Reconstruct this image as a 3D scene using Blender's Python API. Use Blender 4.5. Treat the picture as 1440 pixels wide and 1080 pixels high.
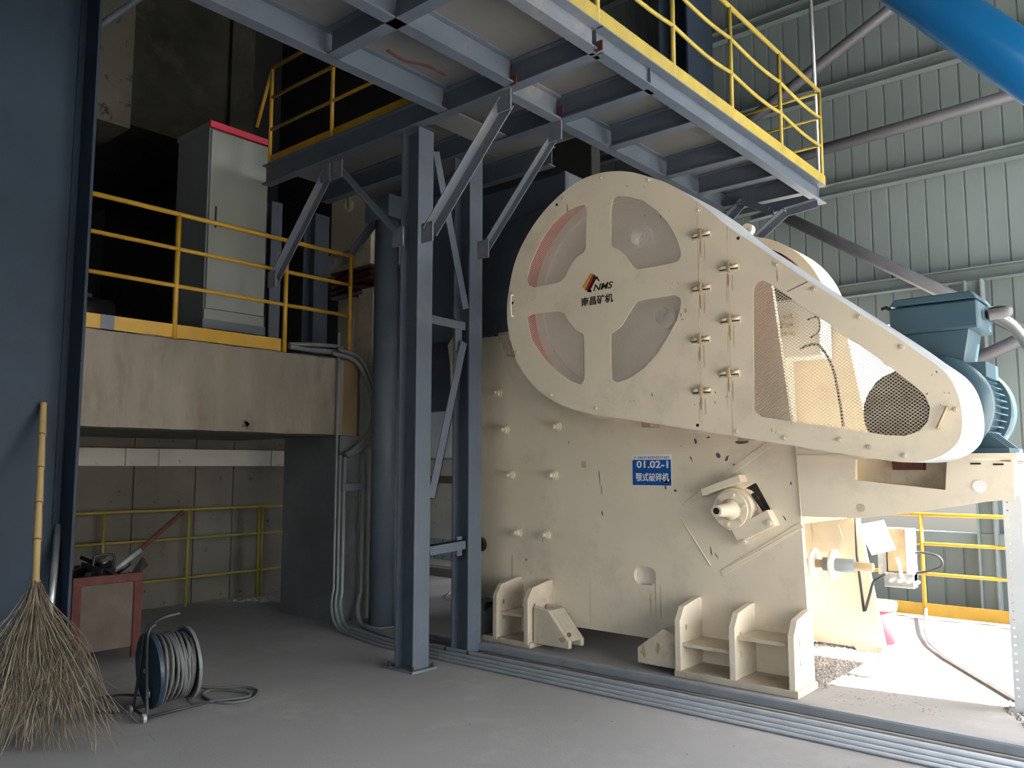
import bpy, bmesh, math, random
from mathutils import Vector, Matrix
random.seed(7)
sc = bpy.context.scene
for o in list(bpy.data.objects): bpy.data.objects.remove(o)
PI = math.pi

# ---------------------------------------------------------------- camera, sky, sun, exposure
YAW, PIT, FPX, CAMZ = math.radians(40.6), math.radians(5.8), 1150.0, 1.6
cd = bpy.data.cameras.new('camera'); cam = bpy.data.objects.new('camera', cd)
sc.collection.objects.link(cam); sc.camera = cam
cam.location = (0, 0, CAMZ); cam.rotation_euler = (math.radians(90)+PIT, 0, YAW)
cd.sensor_width = 36; cd.lens = FPX/1440*36; cd.clip_start = .05; cd.clip_end = 300

w = bpy.data.worlds.new('sky'); sc.world = w; w.use_nodes = True
nt = w.node_tree; nt.nodes.clear()
sky = nt.nodes.new('ShaderNodeTexSky'); sky.sky_type = 'NISHITA'; sky.sun_disc = False
sky.sun_elevation = math.radians(47); sky.sun_rotation = math.radians(78)
sky.air_density = 1.2; sky.dust_density = 3.0
bg = nt.nodes.new('ShaderNodeBackground'); bg.inputs[1].default_value = 0.55
wo = nt.nodes.new('ShaderNodeOutputWorld')
hs_ = nt.nodes.new('ShaderNodeHueSaturation'); hs_.inputs['Saturation'].default_value = .45
nt.links.new(sky.outputs[0], hs_.inputs['Color']); nt.links.new(hs_.outputs[0], bg.inputs[0]); nt.links.new(bg.outputs[0], wo.inputs[0])
sl = bpy.data.lights.new('sun', 'SUN'); sl.energy = 19.0; sl.angle = math.radians(.6); sl.color = (1, .95, .87)
sun = bpy.data.objects.new('sun', sl); sc.collection.objects.link(sun)
SUN = Vector((math.cos(math.radians(47))*math.cos(math.radians(10)), math.cos(math.radians(47))*math.sin(math.radians(10)), math.sin(math.radians(47))))
sun.rotation_euler = SUN.to_track_quat('Z', 'Y').to_euler(); sun.location = (10, 8, 14)
vs = sc.view_settings; vs.view_transform = 'Standard'; vs.look = 'None'; vs.gamma = 1; vs.use_curve_mapping = False
vs.exposure = 1.12
sc.cycles.max_bounces = 8; sc.cycles.diffuse_bounces = 5
try: sc.cycles.use_denoising = True
except Exception: pass

# ---------------------------------------------------------------- measuring: the point of a world plane seen at (x, y)
_F = Vector((-math.sin(YAW)*math.cos(PIT), math.cos(YAW)*math.cos(PIT), math.sin(PIT)))
_R = Vector((math.cos(YAW), math.sin(YAW), 0)); _U = _R.cross(_F); _C = Vector((0, 0, CAMZ))
def W(x, y, X=None, Y=None, Z=None):
    d = _F+_R*((x-720)/FPX)-_U*((y-540)/FPX)
    i, v = (0, X) if X is not None else (1, Y) if Y is not None else (2, Z)
    return _C+d*((v-_C[i])/d[i])

# ---------------------------------------------------------------- materials
def mat(name, col, rough=.6, metal=0, var=.12, scale=3.0, dust=None, dustamt=.5, dscale=2.0, bump=.15, streak=False, spec=.4, fine=40, dpos=(.52, .68)):
    m = bpy.data.materials.new(name); m.use_nodes = True; n = m.node_tree; N = n.nodes; L = n.links
    b = N['Principled BSDF']; b.inputs['Roughness'].default_value = rough; b.inputs['Metallic'].default_value = metal
    b.inputs['Specular IOR Level'].default_value = spec
    tc = N.new('ShaderNodeTexCoord'); mp = N.new('ShaderNodeMapping'); L.new(tc.outputs['Object'], mp.inputs[0])
    if streak: mp.inputs['Scale'].default_value = (2.2, 2.2, .7)
    no = N.new('ShaderNodeTexNoise'); no.inputs['Scale'].default_value = scale; no.inputs['Detail'].default_value = 6
    L.new(mp.outputs[0], no.inputs[0])
    cr = N.new('ShaderNodeValToRGB'); cr.color_ramp.elements[0].position = .3; cr.color_ramp.elements[1].position = .7
    cr.color_ramp.elements[0].color = tuple(c*(1-var) for c in col)+(1,); cr.color_ramp.elements[1].color = tuple(min(1, c*(1+var)) for c in col)+(1,)
    L.new(no.outputs[0], cr.inputs[0]); out = cr.outputs[0]
    if dust:
        n2 = N.new('ShaderNodeTexNoise'); n2.inputs['Scale'].default_value = dscale; n2.inputs['Detail'].default_value = 8; n2.inputs['Roughness'].default_value = .7
        L.new(mp.outputs[0], n2.inputs[0])
        c2 = N.new('ShaderNodeValToRGB'); c2.color_ramp.elements[0].position = dpos[0]; c2.color_ramp.elements[1].position = dpos[1]
        c2.color_ramp.elements[0].color = (0, 0, 0, 1); c2.color_ramp.elements[1].color = (dustamt,)*3+(1,)
        L.new(n2.outputs[0], c2.inputs[0])
        mx = N.new('ShaderNodeMixRGB'); mx.inputs[2].default_value = tuple(dust)+(1,)
        L.new(c2.outputs[0], mx.inputs[0]); L.new(out, mx.inputs[1]); out = mx.outputs[0]
    L.new(out, b.inputs['Base Color'])
    if bump:
        n3 = N.new('ShaderNodeTexNoise'); n3.inputs['Scale'].default_value = fine; n3.inputs['Detail'].default_value = 4
        L.new(tc.outputs['Object'], n3.inputs[0]); bp = N.new('ShaderNodeBump'); bp.inputs['Strength'].default_value = bump; bp.inputs['Distance'].default_value = .01
        L.new(n3.outputs[0], bp.inputs['Height']); L.new(bp.outputs[0], b.inputs['Normal'])
    return m
M = {}
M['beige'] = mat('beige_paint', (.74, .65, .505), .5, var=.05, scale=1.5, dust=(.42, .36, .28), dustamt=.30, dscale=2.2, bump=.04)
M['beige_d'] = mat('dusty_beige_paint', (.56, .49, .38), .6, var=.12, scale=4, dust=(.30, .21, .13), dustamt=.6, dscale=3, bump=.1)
M['wheel'] = mat('wheel_grey_beige', (.76, .70, .61), .55, var=.08, bump=.03)
M['steel'] = mat('blue_grey_paint', (.080, .100, .130), .45, var=.1, scale=2.5, dust=(.16, .16, .165), dustamt=.3, dscale=3, bump=.03, spec=.3)
M['steel_l'] = mat('dusty_blue_grey_paint', (.115, .135, .165), .5, var=.12, scale=2.5, dust=(.25, .22, .18), dustamt=.5, dscale=4, bump=.05, spec=.3)
M['deck'] = mat('deck_underside', (0.115, 0.122, 0.122), .6, var=.12, scale=2, dust=(0.158, 0.115, 0.086), dustamt=.5, dscale=1.6, bump=.05)
M['navy'] = mat('dark_blue_column_paint', (.030, .046, .070), .55, var=.1, scale=1.5, dust=(.045, .062, .085), dustamt=.5, dscale=1.3, bump=.02, spec=.15)
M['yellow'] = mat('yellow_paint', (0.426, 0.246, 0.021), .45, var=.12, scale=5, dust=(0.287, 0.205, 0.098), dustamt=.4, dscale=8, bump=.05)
M['yellow_p'] = mat('dull_yellow_paint', (0.324, 0.252, 0.041), .5, var=.15, scale=5, dust=(0.225, 0.180, 0.108), dustamt=.5, dscale=8, bump=.05)  # duller, darker yellow for the platform railings
M['yellow_d'] = mat('olive_yellow_paint', (0.252, 0.217, 0.042), .6, var=.15, scale=5, bump=.05)  # darker olive yellow for the railings far back
M['floor'] = mat('dusty_concrete_floor', (.29, .287, .287), .9, var=.12, scale=.7, dust=(.37, .366, .362), dustamt=.75, dscale=1.3, bump=.12, fine=60, spec=.2)
M['conc'] = mat('beam_concrete', (.20, .18, .15), .9, var=.14, scale=2.6, dust=(.13, .10, .07), dustamt=.5, dscale=2.0, bump=.35, streak=True, spec=.2)
M['conc_g'] = mat('grey_wall_concrete', (0.141, 0.132, 0.115), .9, var=.16, scale=2.0, dust=(0.037, 0.035, 0.030), dustamt=.8, dscale=7.0, bump=.3, spec=.2, dpos=(.62, .66))
M['conc_w'] = mat('pale_concrete', (.50, .49, .46), .9, var=.14, scale=2, dust=(.2, .18, .15), dustamt=.8, dscale=7, bump=.3, spec=.2, dpos=(.63, .67))
M['pier'] = mat('plastered_pier', (.115, .125, .132), .9, var=.15, scale=1.5, dust=(.18, .19, .19), dustamt=.5, dscale=1.5, bump=.25, spec=.15)
M['pier_s'] = mat('mossy_concrete', (0.182, 0.189, 0.168), .85, var=.15, scale=2, dust=(0.112, 0.112, 0.098), dustamt=.5, dscale=3, bump=.3)
M['siding'] = mat('grey_green_sheet', (.160, .195, .200), .55, var=.06, scale=1.0, dust=(.13, .16, .163), dustamt=.35, dscale=1.3, bump=.02, streak=True, spec=.3)
M['pgalv'] = mat('pale_galvanised', (.58, .60, .61), .5, var=.08, bump=.03)
M['conc_br'] = mat('rust_stained_concrete', (.20, .14, .075), .9, var=.2, scale=2, dust=(.12, .10, .08), dustamt=.6, dscale=2, bump=.3, streak=True, spec=.15)
M['twig_l'] = mat('pale_dry_twigs', (.30, .26, .19), .8, var=.2, scale=8, bump=.1)
M['band'] = mat('shade_grey_band', (.38, .41, .44), .45, var=.08, bump=.03)  # grey-blue instead of beige paints in the shade on the guard edge
M['shade'] = mat('dark_sheet', (.12, .135, .13), .6, var=.08, bump=.02)
M['conc_dk'] = mat('dim_stained_concrete', (.032, .032, .025), .9, var=.3, scale=2.0, dust=(.065, .062, .05), dustamt=.7, dscale=1.6, bump=.3, spec=.1)  # stained concrete, darkened further to stand in for dim light high up
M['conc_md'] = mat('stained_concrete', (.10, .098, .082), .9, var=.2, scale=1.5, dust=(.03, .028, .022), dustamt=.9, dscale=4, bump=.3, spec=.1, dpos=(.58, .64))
M['bluesheet'] = mat('pale_blue_sheet', (.72, .84, .96), .5, var=.05, bump=.02)
M['tube'] = mat('grey_tube_paint', (0.085, 0.087, 0.100), .45, var=.1, bump=.03)
M['galv'] = mat('galvanised_steel', (0.400, 0.416, 0.432), .35, metal=.7, var=.15, scale=10, bump=.05)
M['gconduit'] = mat('dusty_galvanised_steel', (.26, .285, .31), .5, metal=.3, var=.12, scale=6, dust=(.28, .275, .27), dustamt=.5, dscale=6, bump=.05)
M['flex'] = mat('grey_flexible_conduit', (0.125, 0.13, 0.133), .5, var=.1, bump=.1)
M['cab'] = mat('cabinet_paint', (0.209, 0.223, 0.205), .4, var=.03, bump=.01)
M['cab_s'] = mat('cabinet_side_paint', (0.150, 0.169, 0.180), .45, var=.05, bump=.01)
M['red'] = mat('crimson_stripe', (.55, .02, .06), .45, var=.05, bump=.01)
M['redrim'] = mat('red_rim_paint', (.68, .06, .045), .5, var=.1, bump=.03)
M['rust'] = mat('rust_red', (0.077, 0.022, 0.018), .8, var=.25, scale=8, dust=(0.088, 0.049, 0.033), dustamt=.6, dscale=8, bump=.3)
M['binp'] = mat('stained_red_panel', (0.089, 0.069, 0.056), .8, var=.2, scale=5, dust=(0.071, 0.054, 0.042), dustamt=.7, dscale=4, bump=.3)
M['spring'] = mat('maroon_rubber', (0.104, 0.028, 0.032), .6, var=.15, bump=.1)
M['black'] = mat('black_metal', (.015, .015, .016), .5, var=.1, bump=.05)
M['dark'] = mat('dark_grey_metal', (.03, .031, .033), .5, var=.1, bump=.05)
M['motor'] = mat('teal_motor_paint', (0.043, 0.087, 0.116), .35, var=.06, bump=.02, spec=.5)
M['bluepipe'] = mat('bright_blue_paint', (.01, .16, .42), .28, var=.05, bump=.01, spec=.6)
M['reel'] = mat('blue_reel_paint', (0.012, 0.031, 0.055), .45, var=.15, scale=6, dust=(0.047, 0.055, 0.058), dustamt=.4, dscale=5, bump=.05)
M['cable'] = mat('grey_rubber_cable', (0.098, 0.101, 0.105), .6, var=.15, bump=.05)
M['bamboo'] = mat('dry_bamboo', (0.368, 0.272, 0.120), .5, var=.12, scale=4, dust=(0.256, 0.176, 0.080), dustamt=.4, dscale=6, bump=.1)
M['twig'] = mat('dry_twigs', (0.255, 0.212, 0.153), .8, var=.3, scale=8, bump=.1)
M['node'] = mat('bamboo_node', (.22, .14, .06), .6, bump=.1)
M['white'] = mat('white_paint', (.78, .77, .74), .5, var=.04, bump=.02)
M['bucket_pink'] = mat('pink_bucket_plastic', (.50, .10, .14), .4, var=.08, bump=.02)  # plain pink of the plastic itself, not emissive
M['gravel'] = mat('crushed_grey_stone', (.30, .28, .265), .9, var=.25, scale=12, bump=.4)
M['print_b'] = mat('black_print', (.012, .012, .012), .5, bump=0)
M['print_y'] = mat('ochre_print', (.55, .36, .05), .5, bump=0)
M['print_r'] = mat('dark_red_print', (.42, .02, .02), .5, bump=0)
M['print_w'] = mat('white_print', (.80, .81, .83), .5, bump=0)
M['print_bl'] = mat('blue_print', (.008, .09, .34), .4, var=.05, bump=0)
M['orange'] = mat('orange_print', (.75, .33, .10), .5, bump=0)
M['stain'] = mat('ochre_rust_stain', (.40, .26, .12), .8, var=.2, scale=12, bump=0)
M['stain_f'] = mat('faint_rust_stain', (.52, .42, .27), .7, var=.1, scale=12, bump=0)
M['brown'] = mat('brown_steel', (.12, .07, .05), .7, bump=.1)
M['ground'] = mat('pale_outside_ground', (.50, .48, .45), .9, var=.1, scale=.3, bump=.2)
M['ochre'] = mat('dirty_ochre_guard_steel', (.40, .30, .18), .6, var=.25, scale=6, dust=(.2, .13, .08), dustamt=.5, dscale=7, bump=.1)
M['patch'] = mat('chipped_bare_metal', (.13, .10, .085), .6, var=.3, scale=20, bump=.1)

# ---------------------------------------------------------------- mesh builder
col = sc.collection
class MB:
    def __init__(s): s.v = []; s.f = []; s.sm = []
    def add(s, vs, fs, smooth=False):
        o = len(s.v); s.v += [Vector(v) for v in vs]
        for f in fs: s.f.append([i+o for i in f]); s.sm.append(smooth)
        return s
    def box(s, x0, x1, y0, y1, z0, z1):
        x0, x1 = min(x0, x1), max(x0, x1); y0, y1 = min(y0, y1), max(y0, y1); z0, z1 = min(z0, z1), max(z0, z1)
        return s.add([(x0,y0,z0),(x1,y0,z0),(x1,y1,z0),(x0,y1,z0),(x0,y0,z1),(x1,y0,z1),(x1,y1,z1),(x0,y1,z1)],
            [(3,2,1,0),(4,5,6,7),(0,1,5,4),(1,2,6,5),(2,3,7,6),(3,0,4,7)])
    def obox(s, a, b, w, h, up=(0,0,1), ou=0, ov=0):      # bar from a to b, width w (side), height h (up)
        a, b = Vector(a), Vector(b); d = (b-a).normalized(); up = Vector(up)
        sd = d.cross(up)
        if sd.length < 1e-4: sd = d.cross(Vector((0,1,0)))
        sd.normalize(); u = sd.cross(d).normalized()
        vs = []
        for p in (a, b):
            for q, r in ((-1,-1),(1,-1),(1,1),(-1,1)): vs.append(p+sd*(q*w/2+ou)+u*(r*h/2+ov))
        return s.add(vs, [(0,3,2,1),(4,5,6,7),(0,1,5,4),(1,2,6,5),(2,3,7,6),(3,0,4,7)])
    def ibeam(s, a, b, h, wd, tf=.012, tw=.009, up=(0,0,1)):
        s.obox(a, b, wd, tf, up, 0, h/2-tf/2); s.obox(a, b, wd, tf, up, 0, -h/2+tf/2); return s.obox(a, b, tw, h-2*tf, up)
    def chan(s, a, b, h, wd, side=1, t=.009, up=(0,0,1)):  # channel: web on one side, flanges reach to +side
        s.obox(a, b, t, h, up, -side*(wd/2-t/2), 0)
        s.obox(a, b, wd-t, t, up, side*t/2, h/2-t/2); return s.obox(a, b, wd-t, t, up, side*t/2, -h/2+t/2)
    def angle(s, a, b, wd, t=.008, up=(0,0,1), side=1):
        s.obox(a, b, t, wd, up, -side*(wd/2-t/2), 0); return s.obox(a, b, wd, t, up, 0, wd/2-t/2)
    def tube(s, pts, r, n=10, caps=True, closed=False):
        pts = [Vector(p) for p in pts]; m = len(pts); rr = r if isinstance(r, (list, tuple)) else [r]*m
        prev = None; vs = []
        for i, p in enumerate(pts):
            if closed: t = pts[(i+1) % m]-pts[i-1]
            else: t = pts[min(i+1, m-1)]-pts[max(i-1, 0)]
            t.normalize()
            if prev is None:
                u = t.cross(Vector((0,0,1)))
                if u.length < .05: u = t.cross(Vector((0,1,0)))
            else: u = prev-t*prev.dot(t)
            u.normalize(); prev = u; v = t.cross(u)
            for k in range(n):
                a = 2*PI*k/n; vs.append(p+(u*math.cos(a)+v*math.sin(a))*rr[i])
        fs = []
        for i in range(m if closed else m-1):
            j = (i+1) % m
            for k in range(n): fs.append((i*n+k, i*n+(k+1)%n, j*n+(k+1)%n, j*n+k))
        s.add(vs, fs, True)
        if caps and not closed:
            o = len(s.v)-m*n; s.f.append([o+k for k in range(n)][::-1]); s.sm.append(False)
            s.f.append([o+(m-1)*n+k for k in range(n)]); s.sm.append(False)
        return s
    def cyl(s, a, b, r, n=20, r2=None):
        a, b = Vector(a), Vector(b)
        return s.tube([a, b], [r, r if r2 is None else r2], n)
    def ring(s, c, axis, r0, r1, w, n=48, a0=0, a1=2*PI):   # annulus, thick w along axis
        c = Vector(c); ax = Vector(axis).normalized(); u = ax.cross(Vector((0,0,1)))
        if u.length < .05: u = Vector((1,0,0))
        u.normalize(); v = ax.cross(u); full = abs(a1-a0-2*PI) < 1e-6; m = n if full else n+1; vs = []
        for i in range(m):
            a = a0+(a1-a0)*i/n; d = u*math.cos(a)+v*math.sin(a)
            for r, t in ((r0,-.5),(r1,-.5),(r1,.5),(r0,.5)): vs.append(c+d*r+ax*(w*t))
        fs = []
        for i in range(n):
            j = (i+1) % m
            for k in range(4): fs.append((i*4+k, i*4+(k+1)%4, j*4+(k+1)%4, j*4+k))
        return s.add(vs, fs)
    def prism(s, poly, ax, a, b):                          # convex or simple polygon pushed along an axis
        def p3(p, t): return {'X': (t, p[0], p[1]), 'Y': (p[0], t, p[1]), 'Z': (p[0], p[1], t)}[ax]
        n = len(poly); vs = [p3(p, a) for p in poly]+[p3(p, b) for p in poly]
        return s.add(vs, [tuple(range(n)), tuple(range(2*n-1, n-1, -1))]+[(i, i+n, (i+1)%n+n, (i+1)%n) for i in range(n)])
    def hexbolt(s, c, axis, r, h):
        c = Vector(c); a = Vector(axis).normalized(); s.tube([c, c+a*h*.25], r*1.5, 12); return s.tube([c+a*h*.25, c+a*h], r, 6)
    def build(s, name, m, parent=None, bevel=0, kind=None, label=None):
        off = Vector(parent['_w']) if parent and '_w' in parent else Vector((0,0,0))
        me = bpy.data.meshes.new(name); me.from_pydata([tuple(v-off) for v in s.v], [], s.f); me.update()
        bm = bmesh.new(); bm.from_mesh(me); bmesh.ops.recalc_face_normals(bm, faces=bm.faces); bm.to_mesh(me); bm.free()
        me.polygons.foreach_set('use_smooth', [bool(x) for x in s.sm])
        mt = M[m] if isinstance(m, str) else m; me.materials.append(mt)
        o = bpy.data.objects.new(name, me); col.objects.link(o)
        if parent:
            o.parent = parent; o['_w'] = list(off)
        else: o['_w'] = [0.0, 0.0, 0.0]
        if bevel:
            b = o.modifiers.new('bevel', 'BEVEL'); b.width = bevel; b.segments = 1; b.limit_method = 'ANGLE'
        if kind: o['kind'] = kind
        if label: o['label'] = label
        return o
def plate(loops, ax, a, b):
    """outer loop + holes in a plane, pushed from a to b along axis ax, as an MB"""
    cu = bpy.data.curves.new('tmp', 'CURVE'); cu.dimensions = '2D'; cu.fill_mode = 'BOTH'; cu.extrude = abs(b-a)/2
    for lp in loops:
        sp = cu.splines.new('POLY'); sp.points.add(len(lp)-1); sp.use_cyclic_u = True
        for p, q in zip(sp.points, lp): p.co = (q[0], q[1], 0, 1)
    ob = bpy.data.objects.new('tmp', cu); me = bpy.data.meshes.new_from_object(ob)
    c = (a+b)/2; mb = MB()
    def t(v): return {'X': (c+v.z, v.x, v.y), 'Y': (v.x, c+v.z, v.y), 'Z': (v.x, v.y, c+v.z)}[ax]
    mb.add([t(v.co) for v in me.vertices], [tuple(p.vertices) for p in me.polygons])
    bpy.data.objects.remove(ob); bpy.data.curves.remove(cu); bpy.data.meshes.remove(me)
    return mb
def thing(name, label, cat, loc=(0,0,0), group=None):
    o = bpy.data.objects.new(name, None); col.objects.link(o); o.location = loc; o.empty_display_size = .1
    o['label'] = label; o['category'] = cat; o['_w'] = list(loc)
    if group: o['group'] = group
    return o
def tag(o, label, cat, group=None):
    o['label'] = label; o['category'] = cat
    if group: o['group'] = group
    return o
def struct(o): o['kind'] = 'structure'; return o
def sroot(name, loc=(0,0,0)):
    o = bpy.data.objects.new(name, None); col.objects.link(o); o.location = loc; o['_w'] = list(loc); o['kind'] = 'structure'; return o
def arc(c, r, a0, a1, n, u, v):
    c, u, v = Vector(c), Vector(u), Vector(v)
    return [c+(u*math.cos(a0+(a1-a0)*i/n)+v*math.sin(a0+(a1-a0)*i/n))*r for i in range(n+1)]
def smooth(pts, n=6, closed=False):
    pts = [Vector(p) for p in pts]; m = len(pts); out = []
    for i in range(m if closed else m-1):
        if closed: p0, p1, p2, p3 = pts[i-1], pts[i], pts[(i+1)%m], pts[(i+2)%m]
        else: p0, p1, p2, p3 = pts[max(i-1,0)], pts[i], pts[i+1], pts[min(i+2, m-1)]
        for k in range(n):
            t = k/n; out.append(.5*((2*p1)+(p2-p0)*t+(2*p0-5*p1+4*p2-p3)*t*t+(3*p1-p0-3*p2+p3)*t**3))
    if not closed: out.append(pts[-1])
    return out
def onY(lst, Y): return [(lambda p: (p.x, p.z))(W(x, y, Y=Y)) for x, y in lst]

# ================================================================ THE SETTING
fl = MB().box(-14, 2.5, -8, 9.78, -.3, 0).build('floor', 'floor'); struct(fl)
struct(MB().box(-60, 60, -60, 60, -3.2, -3.0).build('ground', 'ground'))
struct(MB().box(-14, 2.5, 9.8, 11.45, -.6, -.2).build('bounce_ground', 'ground'))  # pale slab added to bounce sunlight onto the sheet wall
struct(MB().box(2.55, 30, -30, 40, -.5, -.15).build('bounce_ground', 'ground'))  # sunlit ground added outside to bounce light in
struct(MB().box(-14, 2.8, -8.3, 11.9, 12.0, 12.2).build('ceiling', 'shade'))  # unseen roof, put in to shade the interior
struct(MB().box(-14.2, -14, -8.3, 6.2, -3, 12).box(-14.2, -14, 6.2, 8.7, 2.4, 12).box(-14.2, -14, 8.7, 11.9, -3, 12).build('wall_left', 'shade'))  # unseen wall; opening added to light the pale far wall
struct(MB().box(-14, -.8, -4.2, -4.0, 0, 12).box(-.8, 2.6, -4.2, -4.0, 5.0, 12).build('wall_front', 'shade'))  # unseen wall; opening placed and sized to bring in front light
struct(MB().box(-40, 30, -60, -8.01, -.5, -.15).build('bounce_ground', 'ground'))  # ground added beyond the front opening to bounce light
wr = MB().box(2.5, 2.6, 7.1, 11.9, 7.4, 12).box(2.5, 2.6, 1.0, 7.1, 3.1, 12).box(2.5, 2.6, -4.2, 1.0, 0, 12).build('wall_right', 'siding'); struct(wr)   # unseen wall; low and high openings shaped to admit sun and bounce light
struct(MB().box(-40, -14.25, -10, 20, -.5, -.15).build('bounce_ground', 'ground'))  # ground added outside the left opening

# back wall of profiled sheet: one panel per rib, girts, bracing
WY = 11.5
wb = sroot('wall_back', (0, WY, 0))
PW = .23; rib = -.016; WX0, WX1, WZ0, WZ1 = -4.5, W(1368, 600, Y=WY).x, .80, 3.5
prof = [(0, 0), (.196, 0), (.203, -rib), (.218, -rib), (.225, 0), (PW, 0)]
cache = {}
def siding(x, z0, z1):
    if (z0, z1) in cache:
        o, xs = cache[(z0, z1)]; c = o.copy(); col.objects.link(c); c.parent = wb; c.location = (x-xs, 0, 0); return
    m = MB(); vs = []
    for (a, d) in prof: vs += [(x+a, WY+d, z0), (x+a, WY+d, z1)]
    n = len(prof)
    for (a, d) in prof: vs += [(x+a, WY+d+.02, z0), (x+a, WY+d+.02, z1)]
    m.add(vs, [(2*i, 2*i+2, 2*i+3, 2*i+1) for i in range(n-1)]+[(2*n+2*i, 2*n+2*i+1, 2*n+2*i+3, 2*n+2*i+2) for i in range(n-1)])
    cache[(z0, z1)] = (m.build('siding_panel', 'siding', wb), x)
x = -14.16
while x < 2.6:
    if x > WX0 and x+PW < WX1+.12: siding(x, -3, WZ0); siding(x, WZ1, 12)
    else: siding(x, -3, 12)
    x += PW
for z in (4.0, 5.46, 6.9, 8.3, 9.7):
    MB().chan((-13.9, WY-.1, z), (2.5, WY-.1, z), .17, .13, 1, .012).build('wall_girt', 'siding', wb)
MB().box(-11.4, 2.5, WY-.22, WY-.03, .62, .80).build('wall_girt', 'siding', wb, label='low pale girt behind the yellow railing')
MB().ibeam(W(965, 100, Y=10.9)-Vector((0,0,12)), W(965, 100, Y=10.9)+Vector((0,0,4)), .5, .8, .03, .02, (1,0,0)).build('wall_column', 'navy', wb)
q = W(1372, 440, Y=WY-.2); MB().ibeam((q.x, WY-.2, -3), (q.x, WY-.2, 3.9), .2, .2, .02, .014, (1,0,0)).build('wall_column', 'siding', wb)

def brace_tube(p, q, lab, r=.08, Y=11.05):
    o = MB().cyl(p, q, r, 18).build('bracing_tube', 'tube'); tag(o, lab, 'brace', 'grey bracing tubes before the sheet wall')
def ext(p, q, a, b): d = (q-p).normalized(); return p-d*a, q+d*b
brace_tube(*ext(W(1155,211,Y=11.05), W(1420,135,Y=11.05), 1.9, 2.0), 'level grey tube brace across the ribbed sheet wall, passing behind the blue pipe')
brace_tube(*ext(W(1268,0,Y=11.0), W(1060,165,Y=11.0), 2.5, 1.4), 'grey tube brace slanting down left behind the end of the yellow guardrail')
brace_tube(*ext(W(1100,303,Y=11.05), W(1362,428,Y=11.05), 1.0, 1.1), 'grey tube brace slanting down right from the platform end to the motor box')
brace_tube(*ext(W(1330,525,Y=11.0), W(1425,482,Y=11.0), 1.2, 1.5), 'grey tube brace slanting up right behind the motor fan cover')

p, q = W(150, 30, X=-7.0), W(192, 0, X=-7.0); tag(MB().cyl(p-(q-p)*.3, q+(q-p)*2, .03, 12).build('bracing_rod', 'steel'), 'thin pale grey rod slanting up from the big column at the top left', 'brace')
# mezzanine of concrete
def rough_box(x0, x1, y0, y1, z0, z1, name, m, parent=None, amp=.012, n=26):
    mb = MB(); prev = None; vs = []
    for i in range(n+1):
        y = y0+(y1-y0)*i/n
        vs += [(x0, y, z0), (x1, y, z0+random.uniform(0, amp*.5)), (x1, y, z1-random.uniform(0, amp)-.01), (x1-.03, y, z1+random.uniform(-amp, amp)*.6), (x0, y, z1)]
    fs = []
    for i in range(n):
        for k in range(5): fs.append((i*5+k, i*5+(k+1)%5, i*5+5+(k+1)%5, i*5+5+k))
    fs += [(0,1,2,3,4), tuple(n*5+k for k in (4,3,2,1,0))]
    return mb.add(vs, fs).build(name, m, parent)
bm_ = rough_box(-7.3, -6.95, 2.745, 5.56, 1.93, 2.745, 'mezzanine_beam', 'conc'); struct(bm_)
MB().box(-6.951, -6.948, 5.37, 5.555, 1.935, 2.72).build('stained_end', 'conc_br', bm_, label='orange-brown stained end of the beam')
h = W(347, 597, X=-6.95); g = MB()
for i in range(14):
    a = random.uniform(0, 6.3); r = random.uniform(0, .035)
    c = h+Vector((0, math.cos(a)*r, math.sin(a)*r)); g.tube([c-Vector((.01,0,0)), c+Vector((.012,0,0))], random.uniform(.008, .02), 6)
g.build('broken_patch', 'conc_g', bm_, label='chipped grey patch low on the beam')
struct(MB().box(-9.6, -7.3, 1.4, 5.56, 1.93, 2.745).build('mezzanine_slab', 'conc_g'))
struct(MB().box(-14, -9.6, -1, 5.8, 2.5, 2.745).build('mezzanine_slab', 'conc_g'))
pr = sroot('concrete_pier', (-7.4, 5.6, 0))
MB().box(-7.98, -6.98, 5.36, 5.62, 0, 1.93).build('pier_face', 'pier', pr)
MB().box(-7.98, -6.97, 5.621, 6.35, 0, 2.7).build('pier_body', 'pier_s', pr)
wl = sroot('concrete_back_wall', (-9.3, 4, 0))
ys = [1.0, 2.9, 4.28, 5.02, 5.52, 6.3]
for a, b in zip(ys[:-1], ys[1:]):
    MB().box(-9.5, -9.3, a+.004, b-.004, 0, 1.95).build('concrete_panel', 'conc_g', wl, bevel=.006)
MB().box(-9.52, -9.32, 1, 6.3, 0, 1.95).build('joint_mortar', 'dark', wl)
ys = [1.0, 4.12, 4.5, 5.97, 6.3]
for a, b in zip(ys[:-1], ys[1:]):
    MB().box(-9.3, -9.17, a+.003, b-.003, 1.61, 1.81).build('ledge_block', 'conc_w', wl, bevel=.006)
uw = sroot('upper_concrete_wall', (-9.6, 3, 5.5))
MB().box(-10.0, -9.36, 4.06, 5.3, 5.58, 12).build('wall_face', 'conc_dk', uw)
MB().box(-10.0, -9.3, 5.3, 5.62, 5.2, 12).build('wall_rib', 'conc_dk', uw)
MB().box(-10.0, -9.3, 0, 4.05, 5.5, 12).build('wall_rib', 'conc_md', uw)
struct(MB().box(-13.9, -13.7, -1, 8.9, 2.75, 12).build('wall_inner', 'dark'))  # dark wall added to close off light behind the mezzanine
struct(MB().box(-13.7, -9.4, -1, 5.3, 5.62, 5.7).build('shade_ceiling', 'dark'))  # slab added over the mezzanine to keep its inside dark
struct(MB().box(-13.7, -9.62, 5.62, 5.8, 2.75, 12).build('wall_inner', 'dark'))  # dark side wall added to enclose the mezzanine from light
struct(MB().box(-13.7, -6.2, 8.9, 9.1, 2.5, 12).build('wall_inner', 'dark'))
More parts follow.
